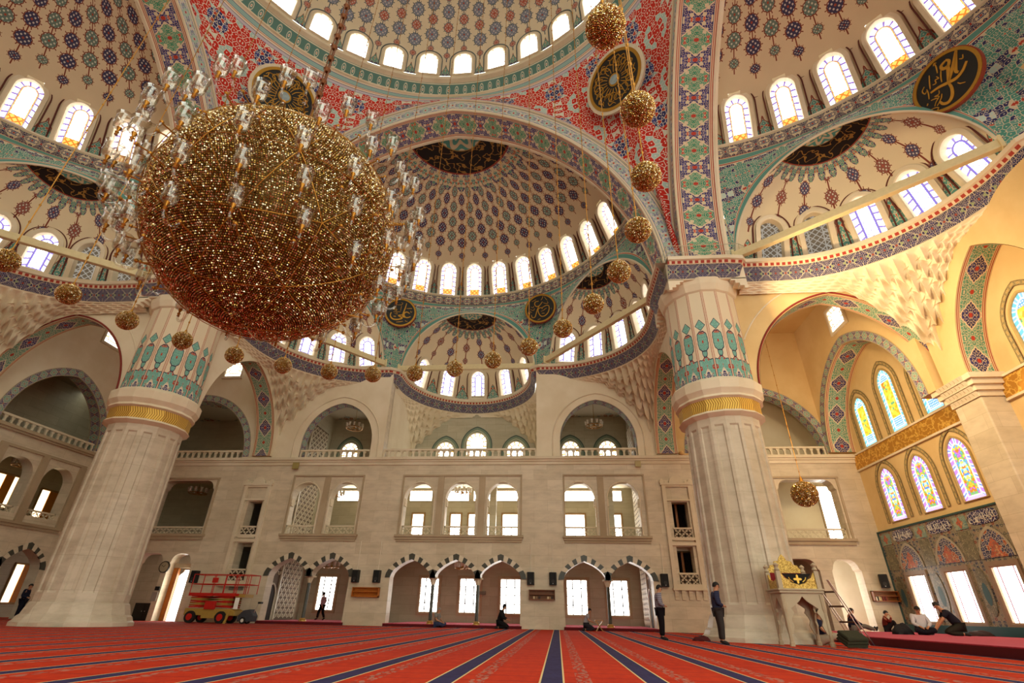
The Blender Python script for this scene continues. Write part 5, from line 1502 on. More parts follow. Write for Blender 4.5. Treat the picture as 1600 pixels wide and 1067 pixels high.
def beads(P, r, rng, stretch=1.3):
    """octahedral beads at the points P, axes along the outward direction"""
    P = np.asarray(P); n = len(P); O = np.array([(1, 0, 0), (-1, 0, 0), (0, 1, 0), (0, -1, 0), (0, 0, 1), (0, 0, -1)], float)
    q = rng.normal(size=(n, 4)); q /= np.linalg.norm(q, axis=1)[:, None]
    w, x, y, z = q.T
    Rm = np.stack([np.stack([1-2*(y*y+z*z), 2*(x*y-z*w), 2*(x*z+y*w)], -1), np.stack([2*(x*y+z*w), 1-2*(x*x+z*z), 2*(y*z-x*w)], -1), np.stack([2*(x*z-y*w), 2*(y*z+x*w), 1-2*(x*x+y*y)], -1)], 1)
    O2 = O*np.array([1, 1, stretch]); V = np.einsum('nij,kj->nki', Rm, O2)*(r*rng.uniform(.8, 1.25, n))[:, None, None] + P[:, None, :]
    f = np.array([(0, 2, 4), (2, 1, 4), (1, 3, 4), (3, 0, 4), (2, 0, 5), (1, 2, 5), (3, 1, 5), (0, 3, 5)])
    F = (f[None] + (np.arange(n)*6)[:, None, None]).reshape(-1, 3)
    return V.reshape(-1, 3), F
def fib(n, R, k=0.):
    i = np.arange(n)+.5; ph = np.arccos(1-2*i/n); th = PI*(1+5**.5)*i + k
    return np.c_[np.cos(th)*np.sin(ph), np.sin(th)*np.sin(ph), np.cos(ph)]*R
AMBER_D = plain('dark_amber_core', '5c4418', .4, .6)
CHAIN_G = plain('gilded_chain', 'a8752e', .4, .8)
def chain_mesh(h, r, step, nb):
    mb = MB(); mb.tube([(0, 0, 0), (0, 0, h)], r, 6)
    z = step*.5
    while z < h: mb.lathe([(r, z-nb*1.6), (nb, z), (r, z+nb*1.6)], 6); z += step
    return mb
def small_globe(loc, label, group, top, sc=1.):
    root = empty('globe_chandelier', loc); tag(root, label, 'globe chandelier', group); root.scale = (sc,)*3
    h = (top - loc[2])/sc
    if not hasattr(small_globe, 'core'):
        ic = MB().sphere((0, 0, 0), .262, 24, 16); small_globe.core = ic.obj('inner_globe', AMBER_D, root, True)
        P = np.concatenate([fib(1500, .3), fib(700, .28, 1.)]); V, F = beads(P, .0125, RNG)
        small_globe.net = mesh('crystal_net', V, F, CRYS_S, root)
        mb = MB(); mb.lathe([(.02, .25), (.07, .28), (.05, .33), (.02, .42)], 12); small_globe.cap = mb.obj('cap', CHAIN_G, root)
    else:
        for nm in ('core', 'net', 'cap'):
            c = getattr(small_globe, nm).copy(); COL.objects.link(c); c.parent = root; c.rotation_euler = (0, 0, RNG.uniform(0, 6)) if nm == 'net' else (0, 0, 0)
    ch = chain_mesh(h-.4, .014/sc, .62/sc, .034/sc).obj('suspension_chain', CHAIN_G, root); ch.location = (0, 0, .4)
    return root
for k in range(19):
    a = math.radians(-30.73 + 11.25*k*1.0165); R = 8.2
    nth = 'first from the upper right end' if k == 0 else 'last at the left edge' if k == 18 else ORD[k] + ' from the upper right end'
    small_globe((.24 + R*math.cos(a), 8.72 + R*math.sin(a), 8.7), 'small crystal globe lamp, %s of the ring' % nth, 'ring of small crystal globes under the main dome', 46.5)
small_globe((19.2, 27.6, 6.45), 'small crystal globe hanging in the right corner bay above the doorways', None, 18.7, 2.1)

def great_chandelier():
    R = 2.62; root = empty('great_globe_chandelier', (0, 8.55, 8.6)); tag(root, 'huge golden crystal globe chandelier with glass lamp arms, hanging below the dome', 'chandelier')
    MB().sphere((0, 0, 0), R-.1, 64, 44).obj('inner_globe', AMBER_D, root, True)
    rows = 176; P = []
    for i in range(1, rows):
        ph = PI*i/rows; n = int(2*PI*math.sin(ph)*rows/PI*1.05)
        t = (np.arange(n) + .5*(i % 2))*2*PI/max(n, 1)
        rr = R
        P.append(np.c_[rr*np.sin(ph)*np.cos(t), rr*np.sin(ph)*np.sin(t), np.full(n, rr*np.cos(ph))])
    V, F = beads(np.concatenate(P), .0205, RNG); mesh('crystal_net', V, F, CRYS, root)
    bm = bmesh.new(); bmesh.ops.create_icosphere(bm, subdivisions=2, radius=R+.05); mb = MB()
    for e in bm.edges:
        a, b = e.verts[0].co, e.verts[1].co
        pts = [(a.lerp(b, t)).normalized()*(R+.05) for t in np.linspace(0, 1, 6)]; mb.tube(pts, .009, 5, cap=False)
    bm.free(); mb.obj('star_ribs', plain('bright_gilding', 'a8742c', .35, .8), root)
    mb = MB(); mb.lathe([(.9, R*.93), (.7, R*.99), (.35, R+.2), (.2, R+.6), (.09, R+.9)], 24); mb.obj('top_crown', CHAIN_G, root)
    mb = MB()
    for q in range(3):
        a = 2*PI*q/3; mb.tube([(.06*math.cos(a), .06*math.sin(a), R+.7), (.06*math.cos(a), .06*math.sin(a), 40.2)], .02, 6)
    z = R+1.2
    while z < 40: mb.lathe([(.05, z-.1), (.11, z), (.05, z+.1)], 8); z += .55
    mb.obj('suspension_chain', plain('bronze_chain', '6a3c1c', .45, .5), root)
    # lamps
    am = MB(); am.tube([(-.1, 0, 0), (.3, 0, .02)], .016, 6, 0)
    am.tube([(.3+.17-.17*math.cos(t), 0, -.2*math.sin(t)*.9) for t in np.linspace(0, PI, 12)], .028, 8, 1)
    am.lathe([(.02, -.02), (.035, .0), (.02, .03), (.04, .06), (.018, .09), (.03, .13), (.05, .18)], 10, (.64, 0, 0), 0)
    am.sphere((.3, 0, .03), .045, 8, 6, 0)
    sh = MB(); sh.lathe([(.07, .17), (.125, .2), (.14, .28), (.135, .42), (.165, .52), (.158, .52), (.128, .42), (.13, .28), (.11, .21), (.06, .185)], 16, (.64, 0, 0), cap=False)
    sh.lathe([(.03, .18), (.035, .3), (.008, .36)], 8, (.64, 0, 0))
    arm0 = None; spots = []
    for lat, n, off in ((42, 11, .2), (22, 16, .1), (4, 19, .3), (-13, 20, .0), (-28, 18, .5), (-43, 14, .25)):
        for k in range(n): spots.append((lat, 2*PI*(k+off)/n))
    camd = Vector((6.35, -8.55, -7.84)).normalized()
    for lat, lo in spots:
        la = math.radians(lat); p = Vector((math.cos(la)*math.cos(lo), math.cos(la)*math.sin(lo), math.sin(la)))*(R+.02)
        if arm0 is None:
            arm = arm0 = am.obj('lamp_arm', [CHAIN_G, GLASS], root); s = sh0 = sh.obj('glass_shade', GLASS, arm, True)
        else:
            arm = arm0.copy(); COL.objects.link(arm); arm.parent = root; s = sh0.copy(); COL.objects.link(s); s.parent = arm
        arm.location = p; arm.rotation_euler = (0, 0, lo)
great_chandelier()

def ring_chandelier(loc, n, R, label, top):
    root = empty('ring_chandelier', loc); tag(root, label, 'chandelier', 'small ring chandeliers in the galleries')
    mb = MB(); mb.tube([(R*math.cos(t), R*math.sin(t), 0) for t in np.linspace(0, 2*PI, 25)], .025, 6); mb.sphere((0, 0, .05), .09, 10, 8)
    for k in range(n): a = 2*PI*k/n; mb.tube([(0, 0, .05), (R*.5*math.cos(a), R*.5*math.sin(a), -.08), (R*math.cos(a), R*math.sin(a), 0), (R*math.cos(a), R*math.sin(a), .1)], .016, 5)
    mb.obj('frame', CHAIN_G, root); MB().tube([(0, 0, .1), (0, 0, top-loc[2])], .015, 6).obj('stem', CHAIN_G, root)
    for k in range(n):
        a = 2*PI*k/n; sh = MB(); sh.lathe([(.03, .08), (.075, .12), (.085, .3), (.11, .36)], 10, (R*math.cos(a), R*math.sin(a), 0)); sh.obj('glass_shade', plain('milky_glass', 'e6e0d2', .25), root, True)
    return root
ring_chandelier((-9.0, 36, 13.1), 10, .6, 'ring chandelier with glass cups in the left pointed arch of the upper gallery', 15.0)
ring_chandelier((9.35, 36, 13.1), 10, .6, 'ring chandelier with glass cups in the right pointed arch of the upper gallery', 15.0)
ring_chandelier((-.2, 36, 8.2), 10, .55, 'ring chandelier behind the three-arched balcony', 9.25)
ring_chandelier((-9.5, 36, 8.05), 10, .55, 'ring chandelier behind the left two-arched balcony', 9.25)
ring_chandelier((-19.4, 35, 8.0), 10, .6, 'dark ring chandelier in the left gallery opening beside the pier', 9.25)
ring_chandelier((-8.9, 36, 3.3), 8, .5, 'ring chandelier under the second striped arch from the left', 4.25)
ring_chandelier((.1, 36, 3.35), 8, .5, 'ring chandelier under the middle striped arches', 4.25)
ring_chandelier((-26.6, 28.5, 8.3), 10, .6, 'ring chandelier behind the left wall balcony', 9.3)

# ------------------------------------------------------------------ fittings on the walls
def speaker(loc, rz, label, cable, s=1.0):
    root = empty('loudspeaker', loc, rz); tag(root, label, 'loudspeaker', 'black loudspeakers on the walls')
    mb = MB(); mb.prism([(-.22*s, 0), (.22*s, 0), (.19*s, -.3), (-.19*s, -.3)], -.34*s, .34*s, 0, 'xy'); bevel(mb.obj('cabinet', BLACKP, root), .02)
    mb = MB(); mb.box(-.16*s, .16*s, -.315, -.3, -.3*s, .3*s); mb.obj('grille', plain('speaker_grille', '0f0f0f', .7), root)
    mb = MB(); mb.tube([(0, -.312, -.14*s), (0, -.33, -.14*s)], .1*s, 16); mb.obj('woofer', plain('speaker_cone', '2a2826', .6), root)
    MB().box(-.025, .025, -.322, -.31, -.28*s, -.24*s).obj('badge', plain('silver_badge', 'b0b0b0', .4), root)
    if cable: MB().tube([(0, -.03, .34*s), (0, -.03, cable-loc[2])], .02, 5).obj('cable', plain('white_cable', 'e4dac6', .6), root)
    return root
for x, lab in ((-5.72, 'black loudspeaker left of the pair over the orange shelf'), (-4.42, 'black loudspeaker right of the pair over the orange shelf'), (4.8, 'black loudspeaker left of the pair over the brown shelf'), (6.1, 'black loudspeaker right of the pair over the brown shelf'), (12.48, 'lone black loudspeaker beside the right stair windows')):
    speaker((x, YB-.01, 2.58), 0, lab, 4.55)
speaker((-15.9, YB-.01, 2.42), 0, 'black loudspeaker on the wall behind the red lift', None)
speaker((24.35, YB-.25, 2.68), -.5, 'black loudspeaker in the right corner above the bookshelf', None)
def shelf(loc, w, mat, books, label):
    root = empty('wall_shelf', loc); tag(root, label, 'shelf', 'wooden shelves on the back wall')
    mb = MB(); h = .52; d = .28
    for a, b, c, e in ((-w/2, w/2, 0, .04), (-w/2, w/2, h-.04, h), (-w/2, -w/2+.04, 0, h), (w/2-.04, w/2, 0, h)): mb.box(a, b, -d, 0, c, e)
    mb.obj('case', mat, root); MB().box(-w/2, w/2, -.02, 0, 0, h).obj('back_board', mat, root)
    MB().box(-w/2+.03, w/2-.03, -d, 0, h*.5, h*.5+.03).obj('middle_board', mat, root)
    return root
shelf((-4.96, YB, 1.47), 1.62, WOOD_O, 0, 'orange wooden shelf below the left pair of loudspeakers')
shelf((5.45, YB, 1.48), 1.5, plain('reddish_wood', '7a4a2a', .5, var=.12), 0, 'reddish brown shelf below the right pair of loudspeakers')
shelf((24.25, YB, 1.68), 1.35, WOOD, 0, 'brown bookshelf on the back wall in the right corner')
BC = ['e8e0cc', '2a2622', 'd8c898', 'c8b078', '6a2a1c', '7a3022', '5a2418', '8a3c28']
for k in range(8):
    w = .06; o = MB().box(0, w, -.22, -.03, 0, .19 + .02*(k % 3)).obj('book', plain('book_cover_%d' % k, BC[k], .6)); o.location = (23.68 + k*.075, YB, 1.72)
    names = ['white', 'black', 'cream', 'tan', 'maroon', 'russet', 'dark brown', 'rust']
    tag(o, 'upright %s book, %s from the left on the corner bookshelf' % (names[k], ORD[k]), 'book', 'books on the corner shelf')
for k, x in enumerate((4.95, 5.1, 5.26, 5.75, 5.86, 5.97)):
    o = MB().box(0, .1, -.24, -.04, 0, .13).obj('book', plain('small_book_%d' % (k % 3), ('c8b08a', '8a6a4a', '3a2a22')[k % 3], .6)); o.location = (x, YB, 1.52)
    tag(o, 'small book lying low in the reddish brown shelf, %s from the left' % ORD[k], 'book', 'books in the reddish brown shelf')
def clock():
    root = empty('wall_clock', (-18.12, YB-.02, 2.95)); tag(root, 'round wall clock on the pillar beside the left doorway', 'clock')
    mb = MB(); mb.tube([(0, 0, 0), (0, -.08, 0)], .34, 28); mb.obj('rim', plain('clock_rim', '2e2a24', .4), root)
    mb = MB(); mb.tube([(0, -.08, 0), (0, -.09, 0)], .28, 28); mb.obj('dial', plain('clock_dial', 'a89c80', .5), root)
    for nm, L, a in (('hour_hand', .14, 1.0), ('minute_hand', .21, 2.6)): MB().tube([(0, -.1, 0), (L*math.cos(a), -.1, L*math.sin(a))], .012, 4).obj(nm, BLACKP, root)
clock()
def plate(loc, w, h, m, name, label, cat, d=.06):
    o = MB().box(-w/2, w/2, -d, 0, -h/2, h/2).obj(name, m); o.location = loc; tag(o, label, cat); bevel(o, .01); return o
plate((-10.96, YB-.2, 9.22), .42, .42, plain('khaki_plate', '9a8a50', .6), 'junction_box', 'khaki square box under the cornice on the left of the back wall', 'box', .1)
plate((11.63, YB-.2, 9.25), .36, .36, plain('khaki_plate_pale', 'b0a070', .6), 'junction_box', 'khaki square box under the cornice on the right of the back wall', 'box', .1)
plate((-18.15, YB-.01, 1.75), .3, .22, BLACKP, 'thermostat', 'small black control box below the clock', 'control box')
plate((-18.2, YB-.01, 1.3), .36, .5, plain('grey_notice', '9a948a', .6), 'notice', 'grey notice plate below the black control box', 'notice')
plate((-13.1, YB-.01, 1.85), .9, .26, plain('grey_sign', '7c7468', .6), 'panel', 'grey lettered panel on the wall behind the lift', 'panel')
plate((1.05, YR-.05, 2.0), .5, .22, plain('grey_sign', '7c7468', .6), 'notice', 'small grey notice on the arcade wall between the bright windows', 'notice')
def cabinet():
    root = empty('cabinet', (-19.3, 33.6, 0)); tag(root, 'low dark cabinet under the bright window left of the clock pillar', 'cabinet')
    bevel(MB().box(-.7, .7, -.3, .3, 0, .95).obj('body', plain('dark_lacquer', '1f1a16', .5), root), .02)
    for s in (-1, 1):
        d = MB().box(.03 if s > 0 else -.66, .66 if s > 0 else -.03, -.33, -.3, .06, .9).obj('door', plain('dark_lacquer_door', '262019', .45), root)
        MB().sphere((s*.1, -.34, .5), .025, 8, 6).obj('knob', STEEL, d)
cabinet()
def doorway():
    root = empty('door_1', (-17.2, YB+.5, 0)); tag(root, 'open wooden door beside the dazzling left doorway', 'door', None, 'structure')
    MB().box(-.74, -.4, .1, .2, 0, 3.0).obj('door_leaf', WOOD_O, root)
    MB().box(-.4, -.34, .0, .2, 0, 2.9).obj('door_frame', WOOD, root)
    o = MB().prism([(-.34, 0), (.72, 0), (.72, 2.75), (.45, 2.85), (0, 2.8), (-.34, 2.5)], .25, .27).obj('daylight_opening', G_DAY, root)
    MB().box(-.74, .74, .05, .25, 2.95, 3.2).obj('lintel', TRIM_D, root)
doorway()
mbf = MB(); mbf.box(-.3, .3, -.12, .12, 0, .1); mbf.sphere((-.35, -.1, .14), .14, 10, 8); mbf.sphere((.2, -.1, .14), .14, 10, 8)
o = mbf.obj('flood_light', plain('flood_lamp', 'd8b070', .4)); o.location = (14.8, YB-.14, 9.81); tag(o, 'pair of small flood lamps on the cornice left of the right pier', 'flood lamp')


# ------------------------------------------------------------------ red scissor lift
LIFT_R = plain('lift_red', 'b81e14', .5); LIFT_Y = plain('lift_ochre', 'a8863c', .55); TYRE = plain('black_rubber', '1c1916', .8)
def lift():
    root = empty('scissor_lift', (-13.05, 30.7, 0)); tag(root, 'red and ochre scissor lift parked in front of the left stair windows', 'scissor lift')
    mb = MB(); mb.prism([(-1.45, .38), (1.5, .38), (1.5, .62), (1.2, .72), (-1.45, .72)], -.5, .5); mb.box(-.4, .4, -.52, .5, .24, .4); bevel(mb.obj('chassis', LIFT_Y, root), .02)
    for x in (-1.0, .78):
        for y in (-.52, .52):
            w = MB().tube([(x, y-.1, .3), (x, y+.1, .3)], .3, 20).obj('wheel', TYRE, root)
            MB().tube([(x, y-.13, .3), (x, y+.13, .3)], .17, 16).obj('hub', LIFT_R, w)
    for y in (-.42, .42):
        for k in range(5):
            z0 = .76 + k*.115; mb = MB()
            for a, b in ((z0, z0+.09), (z0+.09, z0)):
                mb.hexa([(-1.3, y-.03, a), (1.2, y-.03, b), (1.2, y+.03, b), (-1.3, y+.03, a), (-1.3, y-.03, a+.06), (1.2, y-.03, b+.06), (1.2, y+.03, b+.06), (-1.3, y+.03, a+.06)])
            mb.obj('scissor_arm', LIFT_R if k % 2 == 0 else LIFT_Y, root)
    mb = MB(); mb.box(-1.45, 1.5, -.5, .5, 1.36, 1.48); mb.box(-1.45, .0, -.53, -.5, 1.34, 1.5); mb.box(.05, 1.3, -.53, -.5, 1.34, 1.5); mb.obj('platform', LIFT_R, root)
    mb = MB(); mb.box(1.3, 1.85, -.45, .45, 1.3, 1.46); mb.obj('platform_extension', LIFT_Y, root)
    mb = MB()
    for y in (-.48, .48):
        for z in (1.95, 2.45): mb.tube([(-1.45, y, z), (2.0, y, z)], .022, 6)
        for x in (-1.45, -.8, -.1, .55, 1.2, 1.3, 2.0): mb.tube([(x, y, 1.48), (x, y, 2.45)], .022, 6)
    for z in (1.95, 2.45):
        for x in (-1.45, 2.0): mb.tube([(x, -.48, z), (x, .48, z)], .022, 6)
    mb.obj('guard_rail', LIFT_R, root)
    bevel(MB().box(-.25, .08, -.56, -.5, 2.02, 2.28).obj('control_box', LIFT_R, root), .01)
    bevel(MB().box(-.3, .3, -.6, -.45, .68, 1.08).obj('battery_cover', LIFT_R, root), .01)
    MB().box(1.35, 1.58, -.48, -.44, .72, 1.28).obj('white_notice', plain('white_sheet', 'f2efe8', .6), root)
    mb = MB(); mb.hexa([(1.0, -.56, 0), (1.14, -.56, 0), (1.14, -.5, 0), (1.0, -.5, 0), (1.12, -.56, .62), (1.26, -.56, .62), (1.26, -.5, .62), (1.12, -.5, .62)]); mb.obj('outrigger', LIFT_Y, root)
lift()
def scrubber():
    root = empty('floor_scrubber', (-10.95, 30.6, 0)); tag(root, 'dark grey wheeled floor machine with a handle, right of the red lift', 'floor machine')
    mb = MB(); mb.prism([(-.45, .12), (.42, .12), (.46, .4), (.2, .72), (-.2, .66), (-.45, .4)], -.25, .25); bevel(mb.obj('body', plain('slate_plastic', '3a3d44', .5), root), .03)
    for y in (-.26, .26):
        w = MB().tube([(-.1, y-.05, .17), (-.1, y+.05, .17)], .17, 18).obj('wheel', TYRE, root); MB().tube([(-.1, y-.06, .17), (-.1, y+.06, .17)], .09, 14).obj('hub', plain('white_hub', 'dcd8d0', .5), w)
    MB().tube([(.3, 0, .5), (.42, 0, .95), (.55, 0, 1.05)], .025, 6).obj('handle', STEEL, root)
    MB().box(.48, .66, -.12, .12, 1.0, 1.1).obj('grip', BLACKP, root)
scrubber()

# ------------------------------------------------------------------ raised reciters' platform by the right pier
MAH = stone('carved_grey_marble', 'b9a98e', 'ad9c80', 'a39275', 3., 3., .3, .001)
def mahfil():
    root = empty('reciter_platform', (14.38, 19.7, 0)); root.scale = (.93, .93, .95); tag(root, 'small carved marble platform with gilded rail in front of the right pier', 'platform')
    X0, X1, Y0, Y1 = -.66, .66, -.5, .5
    for x in (X0, X1):
        for y in (Y0, Y1):
            mb = MB(); mb.lathe([(.09, 0), (.09, .1), (.065, .14), (.065, 1.0), (.09, 1.1), (.09, 1.55)], 8, (x, y, 0)); mb.obj('leg', MAH, root)
            mb = MB(); mb.box(x-.075, x+.075, y-.075, y+.075, 1.72, 2.3); mb.lathe([(.06, 2.3), (.1, 2.34), (.06, 2.42), (.1, 2.5), (.02, 2.58)], 10, (x, y, 0)); mb.obj('corner_post', MAH, root)
    def spandrel(plane, a0, a1, p, nm):
        c = (a0+a1)/2; hw = (a1-a0)/2
        ar = [(c+hw-.1, .35), (c+hw-.2, .62), (c+hw-.14, .75), (c+hw-.2, .9), (c+hw-.28, 1.0), (c+hw-.2, 1.12), (c+.3*hw, 1.3), (c+.18*hw, 1.36), (c, 1.5)]
        ar = ar + [(2*c-x, z) for x, z in ar[-2::-1]]
        outl = [(a1, .35), (a1, 1.62), (a0, 1.62), (a0, .35)]
        slab(nm, outl + ar[::-1], [], plane, p-.03, .06, MAH, root)
    spandrel('y', X0, X1, Y0, 'pierced_arch'); spandrel('y', X0, X1, Y1, 'pierced_arch'); spandrel('x', Y0, Y1, X0, 'pierced_arch'); spandrel('x', Y0, Y1, X1, 'pierced_arch')
    mb = MB(); mb.box(X0-.1, X1+.1, Y0-.1, Y1+.1, 1.6, 1.68); mb.box(X0-.14, X1+.14, Y0-.14, Y1+.14, 1.68, 1.74); bevel(mb.obj('deck', MAH, root), .015)
    up = [(X0, 1.74), (X1, 1.74), (X1, 2.3), (X1-.12, 2.22), (X1-.2, 2.08), (X1-.34, 2.02), (X1-.4, 1.93), (0, 1.86), (X0+.4, 1.93), (X0+.34, 2.02), (X0+.2, 2.08), (X0+.12, 2.22), (X0, 2.3)]
    mb = MB(); mb.prism(up, Y0-.04, Y0+.02); mb.obj('gilded_rail', GOLD_R2, root)
    mb = MB(); mb.prism([(X0+.16, 2.22), (X1-.16, 2.22), (X1-.34, 2.02), (X1-.42, 1.93), (0, 1.86), (X0+.42, 1.93), (X0+.34, 2.02)], Y0+.03, Y0+.05)
    cl = mb.obj('black_banner', plain('black_velvet', '14120e', .85), root)
    mb = MB(); mb.prism([(.1*math.cos(t)*(1+.5*math.cos(4*t)), 2.04+.1*math.sin(t)*(1+.5*math.cos(4*t))) for t in np.linspace(0, 2*PI, 24, endpoint=False)], Y0-.0, Y0+.03)
    for sg in (-1, 1): mb.tube([(sg*.16, Y0+.02, 1.95), (sg*.26, Y0+.02, 2.02), (sg*.3, Y0+.02, 2.1)], .02, 5)
    mb.obj('gold_embroidery', GOLD, cl)
    for x in (X0, X1):
        yy = [(Y0, 1.74), (Y1, 1.74), (Y1, 2.3), (Y1-.1, 2.2), (Y1-.2, 2.04), (0, 1.98), (Y0+.2, 2.04), (Y0+.1, 2.2), (Y0, 2.3)]
        mb = MB(); mb.prism(yy, x-.03, x+.03, 0, 'yz'); mb.obj('side_rail', GOLD_R2, root)
    crest = [(X0, 2.3), (X0+.02, 2.42), (X0+.12, 2.46), (X0+.16, 2.56), (X0+.3, 2.58), (X0+.34, 2.7), (-.16, 2.72), (-.1, 2.84), (0, 2.95), (.1, 2.84), (.16, 2.72), (X1-.34, 2.7), (X1-.3, 2.58), (X1-.16, 2.56), (X1-.12, 2.46), (X1-.02, 2.42), (X1, 2.3)]
    mb = MB(); mb.prism(crest, Y1-.02, Y1+.03); mb.obj('gilded_crest', GOLD_R2, root)
    MB().box(X0+.05, X1-.05, Y1-.06, Y1-.02, 1.9, 2.3).obj('red_cloth_back', plain('red_velvet', '7a1216', .85), root)
GOLD_R2 = None
def gr2():
    b = B('carved_gilding', .5, .3); x, y, z = b.obj(); e = (b.noise(b.comb(x*1., y*1., z*1.), 14., 2., .5) - .5).abs(); f = b.sstep(e, 0., .08)
    b.base(b.mix(f, 'e6c468', 'a88438')); b.bump(f, -.6, .02); return b.mat
GOLD_R2 = gr2()
mahfil()
def ladder():
    root = empty('ladder', (16.9, 21.3, 0)); tag(root, 'steel stepladder leaning from the carpet to the marble platform', 'ladder')
    top = Vector((15.3-16.9, 19.75-21.3, 1.95)); d = top; side = Vector((-d.y, d.x, 0)).normalized()*.24
    for s in (-1, 1):
        for o_ in (0, .13): MB().tube([side*s + Vector((o_*1.2, 0, 0)), d + side*s + Vector((o_*.3, 0, 0))], .018, 6).obj('rail', STEEL, root)
    for t in (.12, .36, .6, .82):
        p = d*t; mb = MB(); q = [p-side*1.0, p+side*1.0]
        mb.tube(q, .03, 6); mb.obj('rung', plain('dark_rung', '4a3020', .6), root)
ladder()
def folded(loc, label, m, s, name='folded_rug'):
    mb = MB(); L = .36*s
    for k in range(3): mb.hexa([(-L, -.24*s, k*.1*s), (L, -.24*s, k*.1*s), (L, .24*s, k*.1*s), (-L, .24*s, k*.1*s), (-L*.97, -.2*s, (k+.92)*.1*s), (L*.97, -.22*s, (k+.92)*.1*s), (L*.95, .22*s, (k+.92)*.1*s), (-L*.98, .21*s, (k+.92)*.1*s)])
    o = mb.obj(name, m); o.location = loc; o.rotation_euler = (0, 0, .3); bevel(o, .03, 3); tag(o, label, 'rug'); return o
fr = folded((15.35, 18.85, .0), 'folded dark green rug leaning at the foot of the marble platform', plain('dark_green_rug', '2f3020', .9), 1.0)
fr.rotation_euler = (.5, 0, .25); fr.location = (15.35, 18.75, .13)
def bundle(loc, s, m, label, name, cat):
    bm = bmesh.new(); bmesh.ops.create_icosphere(bm, subdivisions=3, radius=1)
    for v in bm.verts:
        n = v.co.normalized(); k = 1 + .12*math.sin(5*n.x+3*n.y) + .08*math.sin(9*n.y-4*n.z)
        v.co = Vector((n.x*s[0]*k, n.y*s[1]*k, max(0, n.z)*s[2]*k))
    me = bpy.data.meshes.new(name); bm.to_mesh(me); bm.free(); me.materials.append(m); me.polygons.foreach_set('use_smooth', [True]*len(me.polygons))
    o = link(bpy.data.objects.new(name, me)); o.location = loc; tag(o, label, cat); return o
bundle((24.1, 26.0, PL_Z), (.5, .28, .2), plain('dark_jacket', '33201e', .9), 'crumpled dark jacket lying on the platform below the middle bright window', 'jacket', 'jacket')
bundle((21.2, 26.3, PL_Z), (.38, .3, .4), plain('black_bag', '17151a', .8), 'round black bag on the platform left of the two men', 'bag', 'bag')

bundle((11.55, 21.7, 0), (.3, .22, .16), plain('dark_red_cushion', '4a1416', .9), 'small dark red cushion on the carpet at the left foot of the right pier', 'cushion', 'cushion')
# ------------------------------------------------------------------ people
SKIN = plain('skin', 'b98260', .55, var=.05); HAIRM = plain('dark_hair', '1c1512', .7); GREYH = plain('grey_hair', '8c8378', .7)
def skin_mesh(name, pts, edges, mat, parent, root_i=0, sub=2):
    """pts: list of (co, radius); grown with a skin modifier into one smooth surface"""
    me = bpy.data.meshes.new(name); me.from_pydata([tuple(p[0]) for p in pts], edges, []); o = bpy.data.objects.new(name, me); COL.objects.link(o)
    o.modifiers.new('skin', 'SKIN'); 
    for i, p in enumerate(pts):
        r = p[1]; sv = me.skin_vertices[0].data[i]; sv.radius = r if isinstance(r, tuple) else (r, r); sv.use_root = (i == root_i)
    s = o.modifiers.new('sub', 'SUBSURF'); s.levels = sub; s.render_levels = sub
    dg = bpy.context.evaluated_depsgraph_get(); m2 = bpy.data.meshes.new_from_object(o.evaluated_get(dg)); m2.name = name
    bpy.data.objects.remove(o); bpy.data.meshes.remove(me)
    m2.materials.clear(); m2.materials.append(mat); m2.polygons.foreach_set('use_smooth', [True]*len(m2.polygons))
    return link(bpy.data.objects.new(name, m2), parent)

